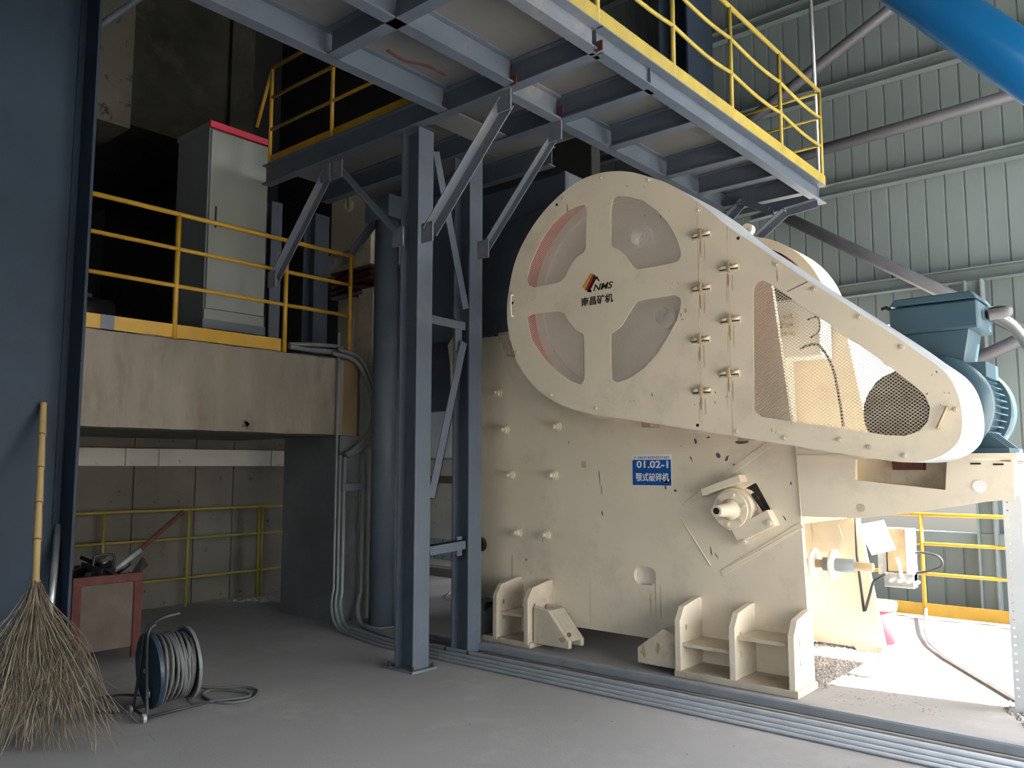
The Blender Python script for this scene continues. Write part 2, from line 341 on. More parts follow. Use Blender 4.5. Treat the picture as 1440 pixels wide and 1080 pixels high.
# pale wall and blue sheet seen between the columns
pw = sroot('pale_far_wall', (-9, 8.8, 0))
MB().box(-11.2, -8.2, 8.6, 8.85, .55, 1.36).build('concrete_panel', 'conc_w', pw)
MB().box(-11.2, -8.2, 8.6, 8.85, 1.47, 1.70).build('concrete_panel', 'conc_w', pw)
MB().box(-11.2, -8.2, 8.62, 8.84, 1.36, 1.47).build('steel_strip', 'brown', pw)
MB().box(-11.2, -8.2, 8.55, 8.62, 1.74, 2.42).build('blue_sheet', 'bluesheet', pw)
MB().box(-11.2, -8.2, 8.6, 8.85, -.3, .12).build('kerb', 'conc_g', pw)

# huge building column at the left edge
bc = thing('building_column', 'huge dark blue steel column filling the left edge', 'column', (-7.2, 2.3, 0))
MB().box(-7.20, -7.18, 1.86, 2.715, 0, 12).build('web', 'navy', bc)
MB().box(-7.46, -6.925, 2.715, 2.738, 0, 12).build('flange', 'navy', bc)
MB().box(-7.46, -6.925, 1.84, 1.86, 0, 12).build('flange', 'navy', bc)
MB().box(-7.18, -7.165, 2.66, 2.672, 0, 12).build('weld_bar', 'navy', bc)
MB().box(-7.5, -6.9, 1.80, 2.742, 0, .012).build('base_plate', 'navy', bc)

# ================================================================ STEELWORK
def hcol(name, x0, x1, y0, y1, z0, z1, lab, plate_=True):
    t = thing(name, lab, 'column', ((x0+x1)/2, (y0+y1)/2, z0)); tf = .016
    MB().box(x1-tf, x1, y0, y1, z0, z1).build('flange', 'steel', t)
    MB().box(x0, x0+tf, y0, y1, z0, z1).build('flange', 'steel', t)
    ym = (y0+y1)/2; MB().box(x0+tf, x1-tf, ym-.006, ym+.006, z0, z1).build('web', 'steel', t)
    if plate_:
        MB().box(x0-.07, x1+.05, y0-.05, y1+.05, z0, z0+.018).build('base_plate', 'steel_l', t)
        for a in (x0-.04, x1+.025):
            for b in (y0-.02, y1+.02): MB().hexbolt((a, b, z0+.018), (0,0,1), .012, .03).build('anchor_bolt', 'dark', t)
    return t
c1 = hcol('steel_column', -5.095, -4.88, 4.50, 4.67, 0, 4.44, 'blue-grey H-section column nearest the camera, bolted base plate on the open floor')
c2 = hcol('steel_column', -5.153, -4.95, 5.195, 5.36, 0, 4.44, 'blue-grey H-section column just left of the beige crusher side plate')
c3 = hcol('steel_column', -7.72, -7.5, 5.36, 5.55, 2.745, 4.44, 'blue-grey column on the mezzanine, behind the middle of the yellow railing right of the cabinet', False)
c4 = hcol('steel_column', -7.62, -7.5, 4.80, 4.93, 2.745, 4.44, 'slim blue-grey column on the mezzanine touching the right side of the control cabinet', False)
rc = thing('round_column', 'round blue-grey tube column standing against the concrete pier', 'column', (-6.55, 5.6, 0))
MB().cyl((-6.55, 5.6, 0), (-6.55, 5.6, 4.2), .13, 28).build('shaft', 'steel', rc)
MB().box(-6.74, -6.36, 5.45, 5.75, 4.2, 4.44).build('head_plate', 'steel', rc)
MB().cyl((-6.55, 5.6, 0), (-6.55, 5.6, .02), .2, 20).build('base_plate', 'steel_l', rc)

# bracing between the two columns
fr = thing('column_bracing', 'light blue-grey angle bracing laced between the two H-section columns', 'brace', (-5.0, 4.95, 0))
X_ = -4.98
def seg(a, b, X=None, Y=None): return W(*a, X=X, Y=Y), W(*b, X=X, Y=Y)
def ang(p, q, wd, name, parent, up=(1,0,0), m='steel', side=1): return MB().angle(p, q, wd, .008, up, side).build(name, m, parent)
for (a, b) in (((609,215), (651,435)), ((648,482), (602,700))):
    ang(*seg(a, b, X=X_), .085, 'diagonal', fr)
for (a, b) in (((603,449), (650,459)), ((600,774), (650,765))):
    ang(*seg(a, b, X=X_), .08, 'crossbar', fr)
p = W(645, 768, X=X_); MB().box(p.x-.01, p.x+.01, p.y-.03, p.y+.03, p.z-.08, p.z+.08).build('gusset', 'steel', fr)
p = W(645, 465, X=X_); MB().box(p.x-.01, p.x+.01, p.y-.05, p.y+.03, p.z-.18, p.z+.1).build('gusset', 'steel', fr)

# access platform over the crusher
ZS, ZT = 4.445, 4.645; ZM = (ZS+ZT)/2
pf = thing('access_platform', 'blue-grey steel access platform overhead with beams, joists and deck plates', 'platform', (-3.9, 4.6, ZS))
def bx_(a, b, m='steel', kind='i', nm='beam'):
    mb = MB()
    if kind == 'i': mb.ibeam(a, b, .2, .10, .012, .008)
    else: mb.chan(a, b, .2, .09, -1 if kind == 'c-' else 1, .01)
    return mb.build(nm, m, pf)
bx_((-7.15, 4.50, ZM), (-3.08, 4.50, ZM))                          # main beam above the near column
bx_((-7.15, 5.22, ZM), (-3.08, 5.22, ZM))
bx_((-7.15, 5.95, ZM), (-4.6, 5.95, ZM))
bx_((-3.07, 0.6, ZM), (-3.07, 4.48, ZM), 'steel_l', 'c', 'edge_channel')
bx_((-3.07, 4.50, ZM), (-3.07, 8.78, ZM), 'steel', 'c', 'edge_channel')
bx_((-3.83, 0.6, ZM), (-3.83, 4.44, ZM)); bx_((-4.54, 0.6, ZM), (-4.54, 4.44, ZM))
bx_((-3.95, 4.56, ZM), (-3.95, 5.17, ZM), 'steel_l'); bx_((-3.98, 5.27, ZM), (-3.98, 8.3, ZM))
for y in (3.32, 2.1, .9): bx_((-4.5, y, ZM), (-3.12, y, ZM), nm='joist')
for y in (5.97, 6.95, 7.62): bx_((-3.94, y, ZM), (-3.12, y, ZM), nm='joist')
bx_((-3.98, 8.30, ZM), (-3.12, 8.30, ZM), nm='joist'); bx_((-3.7, 8.74, ZM), (-3.1, 8.74, ZM), nm='joist')
for (x0, x1, y0, y1) in ((-4.56,-3.81,.6,2.08),(-3.80,-3.03,.6,2.08),(-4.56,-3.81,2.09,3.31),(-3.80,-3.03,2.09,3.31),(-4.56,-3.81,3.32,4.49),(-3.80,-3.03,3.32,4.49),
        (-4.0,-3.03,4.50,5.21),(-4.0,-3.03,5.22,5.96),(-4.0,-3.03,5.97,6.94),(-4.0,-3.03,6.95,7.61),(-4.0,-3.03,7.62,8.29),(-3.95,-3.03,8.30,8.78)):
    MB().box(x0, x1, y0, y1, ZT+.001, ZT+.009).build('deck_plate', 'deck', pf)
for (x0, x1) in ((-7.15,-6.3),(-6.29,-5.2),(-5.19,-4.01)):
    MB().box(x0, x1, 4.50, 5.95, ZT+.001, ZT+.009).build('deck_plate', 'deck', pf)
MB().box(-4.8, -4.5, 4.55, 5.2, ZS+.02, ZS+.03).build('deck_plate', 'deck', pf)
# hanger frame under the far end
for (a, b) in (((1045,283),(1016,316)), ((1046,283),(1078,295)), ((1148,285),(1104,298)), ((1104,298),(1066,333)), ((1054,307),(1086,298)), ((997,292),(1048,281))):
    p, q = seg(a, b, Y=8.2); ang(p, q, .08, 'hanger', pf, (0,1,0))
for (px, py, kw) in ((723,116,dict(Y=4.44)), (788,158,dict(Y=5.15)), (622,152,dict(Y=4.44)), (843,68,dict(Y=4.44))):
    q = W(px, py, **kw); MB().box(q.x-.03, q.x+.03, q.y-.012, q.y, q.z-.02, q.z+.05).build('rusty_weld', 'rust', pf)
MB().tube(smooth([W(545,70,Z=ZT-.001), W(570,85,Z=ZT-.001), W(600,92,Z=ZT-.001), W(625,105,Z=ZT-.001)], 4), .012, 5).build('rust_run', 'rust', pf)
# knee braces
def knee(a, b, Y, lab, wd=.10, gus=((0,0))):
    t = thing('knee_brace', lab, 'brace', tuple(W(*b, Y=Y)), 'steel knee braces under the platform')
    p, q = seg(a, b, Y=Y); MB().angle(p, q, wd, .009, (0,1,0)).build('angle_bar', 'steel_l', t)
    for r, sx in ((p, 1), (q, -1)):
        MB().box(r.x-.06, r.x+.07, Y-.035, Y-.022, r.z-.09, r.z+.07).build('gusset_plate', 'steel_l', t)
    return t
knee((712,142), (604,326), 4.44, 'bright knee brace rising right from the nearest column, red rust at its foot', .095)
knee((783,185), (682,350), 5.12, 'thin knee brace rising right from the column beside the crusher', .06)
knee((461,243), (386,392), 4.44, 'wide knee brace rising right beside the control cabinet, over the yellow railing', .08)
knee((478,238), (563,333), 4.44, 'thin knee brace slanting down right to the nearest column top', .045)
knee((545,290), (490,362), 5.6, 'dim knee brace before the beige feeder, behind the thin one', .06)

# ---------------------------------------------------------------- yellow railings
def guardrail(name, lab, pts_posts, zb, rails, ends, toe=None, r=.02, m='yellow', axis='Y', c=0, rp=None, grp='yellow guardrails'):
    """straight railing in the plane X=c (axis Y) or Y=c (axis X)"""
    def P(t, z): return (c, t, z) if axis == 'Y' else (t, c, z)
    t = thing(name, lab, 'railing', P((ends[0]+ends[1])/2, zb), grp)
    for q in pts_posts: MB().cyl(P(q, zb), P(q, rails[0]), rp or r, 12).build('post', m, t)
    for z in rails: MB().cyl(P(ends[0], z), P(ends[1], z), r if z == rails[0] else r*.85, 12).build('rail', m, t)
    if toe:
        z0, z1, e0, e1 = toe
        mb = MB().box(c-.003, c+.003, e0, e1, z0, z1) if axis == 'Y' else MB().box(e0, e1, c-.003, c+.003, z0, z1)
        mb.build('toe_board', m, t)
    return t
mz = guardrail('guardrail', 'yellow tube guardrail on the concrete mezzanine edge before the control cabinet', (3.52, 4.66, 5.47), 2.74, (3.88, 3.56, 3.22), (2.745, 5.49), (2.75, 2.87, 2.745, 4.62), .022, c=-6.99)
p = W(158, 450, X=-6.985); MB().box(-6.985, -6.982, 2.88, 2.99, 2.75, 2.87).build('bare_patch', 'steel_l', mz, label='unpainted steel patch')
gr = thing('guardrail', 'long yellow guardrail along the outer edge of the overhead platform', 'railing', (-3.03, 4.7, ZT), 'yellow guardrails')
posts = (1.1, 2.2, 3.3, 4.45, 5.5, 6.53, 7.62, 8.72)
for q in posts: MB().cyl((-3.04, q, ZT), (-3.04, q, 5.70), .019, 12).build('post', 'yellow_p', gr)
MB().cyl((-3.04, .6, 5.70), (-3.04, 8.72, 5.70), .021, 12).build('rail', 'yellow_p', gr)
for z in (5.40, 5.08):                                              # the lower rails sag between posts
    pts = [(-3.04, .6, z)]
    for a, b in zip(posts[:-1], posts[1:]):
        for k in range(1, 7): t = k/6; pts.append((-3.04+.02*math.sin(PI*t), a+(b-a)*t, z-.05*math.sin(PI*t)*(1 if b > 5 else .3)))
    MB().tube(pts, .016, 10).build('rail', 'yellow_p', gr)
MB().box(-3.035, -3.028, .6, 8.78, ZT, ZT+.11).build('toe_board', 'yellow_p', gr)
guardrail('guardrail', 'short yellow guardrail closing the far end of the overhead platform', (-3.93,), ZT, (5.70, 5.41, 5.10), (-3.95, -3.06), None, .017, axis='X', c=8.75, m='yellow_p')
gl = guardrail('guardrail', 'dim yellow guardrail with toe board on the platform beam behind the control cabinet', (-7.1, -6.08, -5.0), ZT, (5.68, 5.36, 5.02), (-7.1, -4.6), (ZT, ZT+.1, -7.13, -4.62), .019, axis='X', c=4.50)
MB().cyl((-7.1, 4.5, 5.68), (-7.36, 4.5, 5.12), .018, 10).build('sloping_rail', 'yellow', gl)
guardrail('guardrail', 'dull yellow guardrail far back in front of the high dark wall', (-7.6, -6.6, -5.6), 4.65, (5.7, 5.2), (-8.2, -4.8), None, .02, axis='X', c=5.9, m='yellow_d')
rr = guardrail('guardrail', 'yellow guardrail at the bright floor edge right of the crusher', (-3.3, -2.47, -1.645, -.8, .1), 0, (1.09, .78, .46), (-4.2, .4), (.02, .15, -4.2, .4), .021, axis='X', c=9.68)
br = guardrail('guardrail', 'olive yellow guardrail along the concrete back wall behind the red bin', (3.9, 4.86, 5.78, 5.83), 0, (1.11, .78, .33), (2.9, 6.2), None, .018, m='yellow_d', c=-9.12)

# ================================================================ JAW CRUSHER
YN, YF = 6.10, 7.60
jc = thing('jaw_crusher', 'large beige jaw crusher with bolted side plates and foot brackets', 'crusher', (-4.2, 6.8, 0))
def rrect(cx, cz, w, h, r, n=6, ang=0):
    o = []
    for sx, sz, a0 in ((1,1,0), (-1,1,PI/2), (-1,-1,PI), (1,-1,1.5*PI)):
        for k in range(n+1):
            a = a0+PI/2*k/n; X = sx*(w/2-r)+r*math.cos(a); Z = sz*(h/2-r)+r*math.sin(a)
            o.append((cx+X*math.cos(ang)-Z*math.sin(ang), cz+X*math.sin(ang)+Z*math.cos(ang)))
    return o
side = [(-5.55, .05), (-4.62, .05), (-4.5, .17), (-3.72, .17), (-3.62, .05), (-2.34, .0), (-2.40, 1.69), (-2.435, 1.96), (-2.552, 3.02), (-2.7, 3.2), (-4.4, 3.2), (-4.85, 2.90), (-6.1, 2.93), (-6.04, 1.36)]
slot = W(907, 810, Y=YN); shaft = W(1037, 716, Y=YN)
sp_ = plate([side, rrect(slot.x, slot.z, .215, .15, .07), rrect(shaft.x+.06, shaft.z+.02, .36, .26, .03, 3, .5)], 'Y', YN, YN+.05).build('side_plate', 'beige', jc)
fside = [(-5.55, .05), (-2.27, .02), (-2.45, 1.12), (-2.33, 1.85), (-2.49, 2.81), (-2.6, 3.2), (-4.4, 3.2), (-4.85, 2.90), (-6.1, 2.93), (-6.04, 1.36)]
fp = plate([fside], 'Y', YF, YF+.05).build('side_plate', 'beige', jc)
MB().box(-2.5, -2.28, YF-.06, YF+.0, .0, .06).build('foot_pad', 'beige_d', jc)
MB().prism([(-6.0, .2), (-5.9, .2), (-6.0, 2.9), (-6.1, 2.9)], 'Y', YN+.05, YF).build('front_plate', 'beige', jc)
MB().prism([(-3.15, .25), (-3.05, .25), (-2.95, 1.15), (-3.0, 2.9), (-3.15, 2.9)], 'Y', YN+.05, YF).build('rear_plate', 'beige', jc)
MB().box(-3.1, -2.52, YN+.06, YF-.01, 1.15, 1.24).build('cross_beam', 'beige_d', jc)
MB().prism([(-5.8, 2.3), (-3.2, 2.2), (-3.2, 3.1), (-5.8, 2.85)], 'Y', YN+.06, YF-.01).build('jaw_body', 'dark', jc)
MB().cyl((-3.7, YN-.1, 3.03), (-3.7, 8.3, 3.03), .14, 24).build('eccentric_shaft', 'dark', jc)
MB().cyl((-3.7, YN+.05, 3.03), (-3.7, YF, 3.03), .42, 36).build('bearing_housing', 'beige', jc)
# recessed backing behind the slot hole
c = (slot.x, YN+.06, slot.z); MB().cyl((c[0]+.02, YN+.055, c[2]), (c[0]+.02, YN+.08, c[2]), .13, 24).build('slot_pin', 'wheel', jc)
MB().box(slot.x-.2, slot.x+.25, YN+.08, YN+.1, slot.z-.2, slot.z+.2).build('slot_backing', 'beige_d', jc)
MB().box(shaft.x-.3, shaft.x+.4, YN+.3, YN+.33, shaft.z-.3, shaft.z+.35).build('slot_backing', 'black', jc)
# toggle shaft boss
up = Vector((0,-1,0))
sx, sz = shaft.x, shaft.z
b = MB(); b.cyl((sx, YN+.1, sz), (sx, YN-.10, sz), .165, 40); b.build('boss', 'beige', jc, .006)
b = MB(); b.cyl((sx-.005, YN-.10, sz), (sx-.005, YN-.125, sz), .145, 40).build('cover_disc', 'beige', jc, .004)
b = MB(); b.tube([(sx, YN-.125, sz), (sx, YN-.145, sz), (sx, YN-.16, sz), (sx, YN-.36, sz)], [.085, .075, .055, .042], 24); b.build('shaft_end', 'beige', jc)
MB().cyl((sx, YN-.355, sz), (sx, YN-.362, sz), .026, 18).build('shaft_bore', 'black', jc)
for k in range(6):
    a = k*PI/3+.3; MB().hexbolt((sx+.115*math.cos(a), YN-.125, sz+.115*math.sin(a)), (0,-1,0), .012, .014).build('bolt', 'beige', jc)
def bar(p1, p2, w, d, m='beige', nm='guide_bar'):
    a, b_ = W(*p1, Y=YN), W(*p2, Y=YN); q = MB().obox(a-Vector((0, d/2, 0)), b_-Vector((0, d/2, 0)), w, d, (0,1,0)).build(nm, m, jc, .005); return q
bar((996,692), (1050,672), .06, .12); gb = bar((1040,753), (1092,727), .13, .10)
for pp in ((1083,735), (1048,762)):
    q = W(*pp, Y=YN-.10); MB().hexbolt((q.x, YN-.10, q.z), (0,-1,0), .018, .03).build('bolt', 'beige', jc)
bar((1015,806), (1128,738), .05, .006, nm='weld_strip'); bar((1026,797), (1122,744), .012, .010, nm='weld_strip')
bar((962,712), (1082,624), .05, .004, nm='weld_strip'); bar((957,728), (1000,796), .012, .008, nm='weld_strip')
q = W(1062, 703, Y=YN); MB().obox(W(1059,694,Y=YN-.02), W(1078,722,Y=YN-.02), .02, .04, (0,1,0)).build('dark_opening', 'black', jc)  # black bar stands in for the dark opening beside the boss
# hex bolts
for pp in ((702,553),(712,605),(785,600),(720,668),(780,668),(730,749),(770,752)):
    q = W(*pp, Y=YN); MB().cyl(q, q-Vector((0,.05,0)), .016, 12).build('stud', 'beige', jc) if 0 else None
    b = MB(); b.tube([q, q-Vector((0,.02,0))], .042, 16); b.tube([q-Vector((0,.02,0)), q-Vector((0,.05,0))], .033, 6); b.tube([q-Vector((0,.05,0)), q-Vector((0,.09,0))], .018, 10)
    b.build('bolt', 'beige', jc)
# lifting lug at the upper left and cheek bracket
b = plate([[(-6.02,2.55),(-5.9,2.5),(-5.78,2.7),(-5.85,2.93),(-5.98,2.98),(-6.08,2.88)], [(-5.93+.035*math.cos(a*PI/5), 2.86+.045*math.sin(a*PI/5)) for a in range(10)]], 'Y', YN-.05, YN-.005)
b.build('lifting_lug', 'beige_d', jc)
q1 = onY([(702,472),(716,470),(720,500),(713,500)], YN-.06); MB().prism(q1, 'Y', YN-.08, YN).build('cheek_wedge', 'beige_d', jc, .004)
MB().box(-5.35, -4.85, YN-.07, YN, 2.84, 2.93).build('top_ledge', 'beige_d', jc)
# foot brackets
def rib(x, m='beige', top=.56, y0=5.74):
    p = [(YN, 0.03), (y0, .03), (y0, .42), (y0+.07, .52), (YN-.07, top), (YN, top)]
    holes = [[(y0+.10+.014*math.cos(a*PI/4), z+.025*math.sin(a*PI/4)) for a in range(8)] for z in (.22, .36)]
    return plate([p]+holes, 'X', x-.022, x+.022).build('foot_rib', m, jc, .003)
for xx in (-3.24, -2.79, -2.345): rib(xx)
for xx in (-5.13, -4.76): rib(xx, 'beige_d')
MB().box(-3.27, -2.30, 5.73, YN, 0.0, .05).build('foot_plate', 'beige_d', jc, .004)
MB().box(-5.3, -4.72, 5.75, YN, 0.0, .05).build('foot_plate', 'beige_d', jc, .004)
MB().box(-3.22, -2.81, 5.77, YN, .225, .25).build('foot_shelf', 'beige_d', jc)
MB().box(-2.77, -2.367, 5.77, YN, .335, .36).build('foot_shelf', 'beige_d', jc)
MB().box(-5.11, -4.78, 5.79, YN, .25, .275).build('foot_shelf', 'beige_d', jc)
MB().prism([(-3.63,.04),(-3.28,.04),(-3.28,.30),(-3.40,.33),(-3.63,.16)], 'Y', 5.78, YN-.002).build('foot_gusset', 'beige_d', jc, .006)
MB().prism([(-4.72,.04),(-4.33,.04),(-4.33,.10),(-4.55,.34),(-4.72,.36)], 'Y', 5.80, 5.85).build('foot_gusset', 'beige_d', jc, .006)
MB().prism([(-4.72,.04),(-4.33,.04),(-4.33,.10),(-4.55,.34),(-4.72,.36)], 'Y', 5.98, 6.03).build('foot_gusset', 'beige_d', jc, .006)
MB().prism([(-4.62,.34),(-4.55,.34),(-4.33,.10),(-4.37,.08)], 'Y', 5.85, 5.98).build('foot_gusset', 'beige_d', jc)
# motor console
mp = onY([(1120,622),(1392,648),(1426,650),(1427,702),(1382,706),(1280,722),(1210,729),(1128,726)], YN-.02)
win = onY([(1204,637),(1332,647),(1330,689),(1203,675)], YN-.02)
plate([mp, win], 'Y', YN-.03, YN+.01).build('console_plate', 'beige', jc)
x0, x1 = win[0][0], win[1][0]
MB().box(x0-.05, x1+.05, YN+.14, YN+.16, 1.38, 1.75).build('console_recess', 'beige_d', jc)
MB().box(x1, x1+.02, YN+.01, YN+.15, 1.42, 1.70).build('console_rib', 'beige', jc)
MB().prism(onY([(1203,675),(1330,689),(1330,691),(1203,678)], YN), 'Y', YN+.01, YN+.16).build('console_rib', 'beige', jc)
MB().box(x0+.22, x0+.42, YN+.05, YN+.13, 1.58, 1.70).build('rusty_block', 'rust', jc, label='rusty red block inside the console')
MB().prism(mp, 'Y', YF-.3, YF-.26).build('console_plate', 'beige', jc)
MB().box(mp[0][0], mp[2][0]+.02, YN-.04, YF-.25, 1.655, 1.69).build('console_top', 'beige', jc)
MB().box(mp[2][0]-.02, mp[2][0]+.0, YN, YF-.26, 1.42, 1.655).build('console_end', 'beige', jc)
q = W(1377, 684, Y=YN-.03); MB().cyl((q.x, YN-.03, q.z), (q.x, YN-.036, q.z), .04, 20).build('console_hole', 'white', jc)  # white disc paints in the brightness seen through the hole
q = W(1211, 714, Y=YN-.03); MB().cyl((q.x, YN-.03, q.z), (q.x, YN-.034, q.z), .03, 20).build('plug', 'beige_d', jc)
for pp in ((1372,652),(1404,653)):
    q = W(*pp, Y=YN-.03); MB().box(q.x-.03, q.x+.03, YN-.036, YN-.03, q.z-.006, q.z+.006).build('slot', 'black', jc)
# tension rod with spring discs
tr = W(1160, 793, Y=6.85)
MB().cyl((tr.x-.4, 6.85, tr.z), (tr.x+.38, 6.85, tr.z), .035, 16).build('tension_rod', 'ochre', jc)
MB().cyl((tr.x-.01, 6.85, tr.z), (tr.x+.24, 6.85, tr.z), .055, 16).build('rod_sleeve', 'gconduit', jc)
for dx in (-.1, .06): MB().cyl((tr.x+dx, 6.85, tr.z), (tr.x+dx+.03, 6.85, tr.z), .125, 32).build('spring_disc', 'white', jc, .006)
q = W(1170, 745, Y=7.58); plate([[(q.x-.17,q.z-.2),(q.x+.02,q.z-.2),(q.x+.1,q.z-.08),(q.x+.06,q.z+.05),(q.x+.12,q.z+.12),(q.x-.17,q.z+.12)]], 'Y', YF-.03, YF-.005).build('cast_lug', 'beige_d', jc)
MB().tube([W(1203,726,Y=7.56), W(1205,780,Y=7.56), W(1215,860,Y=7.56), W(1217,858,Y=7.56), W(1228,818,Y=7.5), W(1246,806,Y=7.45)], .012, 8).build('hose', 'dark', jc)
# grease fittings seen through the guard window
q = W(1122, 462, Y=7.5)
lb = MB().box(q.x-.28, q.x+.28, 7.3, 7.58, q.z-.3, q.z+.22).build('grease_box', 'white', jc, .01)  # white tone stands in for sunlight on this housing
for dx in (-.06, .0, .06):
    for dz in (-.08, 0, .08): MB().cyl((q.x+dx-.02, 7.3, q.z+dz), (q.x+dx-.02, 7.24, q.z+dz), .018, 10).build('grease_fitting', 'ochre', lb)
MB().tube(smooth([W(1125,490,Y=7.2), W(1150,485,Y=7.2), W(1170,515,Y=7.2), W(1180,560,Y=7.2), W(1186,600,Y=7.2)], 5), .012, 8).build('grease_hose', 'black', jc)
MB().tube(smooth([W(1135,450,Y=7.25), W(1150,446,Y=7.25), W(1152,465,Y=7.25), W(1140,475,Y=7.25)], 5), .009, 8).build('grease_hose', 'dark', jc)
# sub-brackets glimpsed below the guard
for (a, b_) in (((838,585),(895,597)), ((980,606),(1030,615))):
    p, q = W(*a, Y=5.9), W(*b_, Y=5.9); MB().box(p.x, q.x, 5.75, YN, p.z-.02, p.z+.06).build('guard_support', 'beige', jc)
    MB().box(q.x+.02, q.x+.11, 5.95, YN, q.z-.02, q.z+.03).build('guard_support', 'ochre', jc)
# scratches and stains (flat wear on the plate)
random.seed(3)
def chip(px, py, w_, h_, m='patch', Y=YN, nm='paint_chip', par=jc, n=9, tilt=0):
    q = W(px, py, Y=Y); pts = []
    for k in range(n):
        a = 2*PI*k/n; r = random.uniform(.55, 1.1); X = w_*r*math.cos(a); Z = h_*r*math.sin(a)
        pts.append((q.x+X*math.cos(tilt)-Z*math.sin(tilt), q.z+X*math.sin(tilt)+Z*math.cos(tilt)))
    MB().prism(pts, 'Y', Y-.0012, Y+.001).build(nm, m, par)
for (px, py, a, b_, tl) in ((843,672,.006,.09,.1),(846,690,.004,.05,0),(847,722,.008,.03,.1),(740,787,.012,.012,0),(978,620,.012,.035,.2),(1010,640,.02,.025,.4),(1022,645,.012,.03,-.6),
        (972,645,.008,.03,.4),(1034,655,.012,.03,1),(1112,680,.008,.018,0),(1103,728,.006,.03,.6),(1000,775,.006,.045,.2),(1008,782,.006,.03,.6),(905,662,.008,.02,0),(950,690,.02,.012,0),(936,685,.01,.03,0),(958,627,.006,.006,0),(763,760,.004,.02,0),(800,622,.004,.02,0)):
    chip(px, py, a, b_, tilt=tl)
chip(938, 676, .045, .025, 'gconduit', YN-.003, 'torn_film'); chip(996, 615, .02, .008, nm='scuff'); chip(1043, 622, .06, .018, 'patch'); chip(908, 599, .05, .012, 'patch')
for (px, py, h_) in ((915,850,.12),(929,845,.16),(922,835,.2)): chip(px, py, .004, h_, 'ochre', nm='rust_streak')
for (px, py, h_, w_) in ((720,800,.22,.012),(735,835,.16,.04),(830,850,.3,.004),(768,830,.1,.01)): chip(px, py, w_, h_, 'stain_f', nm='rust_streak')

for (px, py, a_, b2) in ((706,838,.03,.10),(712,868,.02,.06),(756,835,.012,.07),(790,900,.05,.03),(905,915,.03,.06),(925,912,.02,.05),(722,893,.06,.012),(800,893,.03,.03)): chip(px, py, a_, b2, 'ochre', 5.778 if px > 850 else 5.80 if 760 < px < 850 else YN-.003, 'rust_patch')
# text decals ------------------------------------------------------------
def text(s, size, px, py, Y, m, parent, name, shear=0, width=None, bold=0.0, tilt=0):
    cu = bpy.data.curves.new('t', 'FONT'); cu.body = s; cu.size = size; cu.align_x = 'CENTER'; cu.align_y = 'CENTER'; cu.shear = shear
    cu.offset = bold; cu.extrude = .0006; cu.resolution_u = 3
    ob = bpy.data.objects.new('t', cu); me = bpy.data.meshes.new_from_object(ob); bpy.data.objects.remove(ob)
    xs = [v.co.x for v in me.vertices]; zs = [v.co.y for v in me.vertices]
    if not xs: return
    cx, cz = (min(xs)+max(xs))/2, (min(zs)+max(zs))/2; k = 1 if width is None else width/(max(xs)-min(xs))
    q = W(px, py, Y=Y); mb = MB()
    mb.add([(q.x+(v.co.x-cx)*k, Y-v.co.z, q.z+(v.co.y-cz)+(v.co.x-cx)*k*tilt) for v in me.vertices], [tuple(p.vertices) for p in me.polygons])
    return mb.build(name, m, parent)
a, b_ = W(889, 641, Y=YN), W(945, 683, Y=YN)
sg = MB().box(a.x, b_.x, YN-.003, YN-.0005, b_.z-.003, a.z+.01).build('sign_plate', 'print_w', jc, label='small blue and white machine number sign')
MB().box(a.x+.004, b_.x-.004, YN-.0042, YN-.003, b_.z, a.z-.035).build('blue_field', 'print_bl', sg)
W_ = b_.x-a.x
text('01.02-1', .085, 917, 653, YN-.0048, 'print_w', sg, 'number', width=W_*.80, bold=.0015)
text('颚式破碎机', .075, 917, 671, YN-.0048, 'print_w', sg, 'lettering', width=W_*.84, bold=.001)
random.seed(21); lt = MB()                                         # a line of print too small to read in the photograph: short dark strokes
for k in range(18):
    if k == 1: continue
    xx = a.x+W_*(.06+.05*k)
    for dz in (0, .007, .014): lt.box(xx, xx+W_*random.uniform(.022, .042), YN-.0036, YN-.003, a.z-.024+dz, a.z-.0205+dz)
    lt.box(xx+W_*.012, xx+W_*.02, YN-.0036, YN-.003, a.z-.026, a.z-.006)
lt.build('fine_print', 'print_b', sg)
q = W(821, 653, Y=YN); MB().box(q.x-.025, q.x+.025, YN-.003, YN, q.z-.03, q.z+.03).build('sticker', 'stain_f', jc)

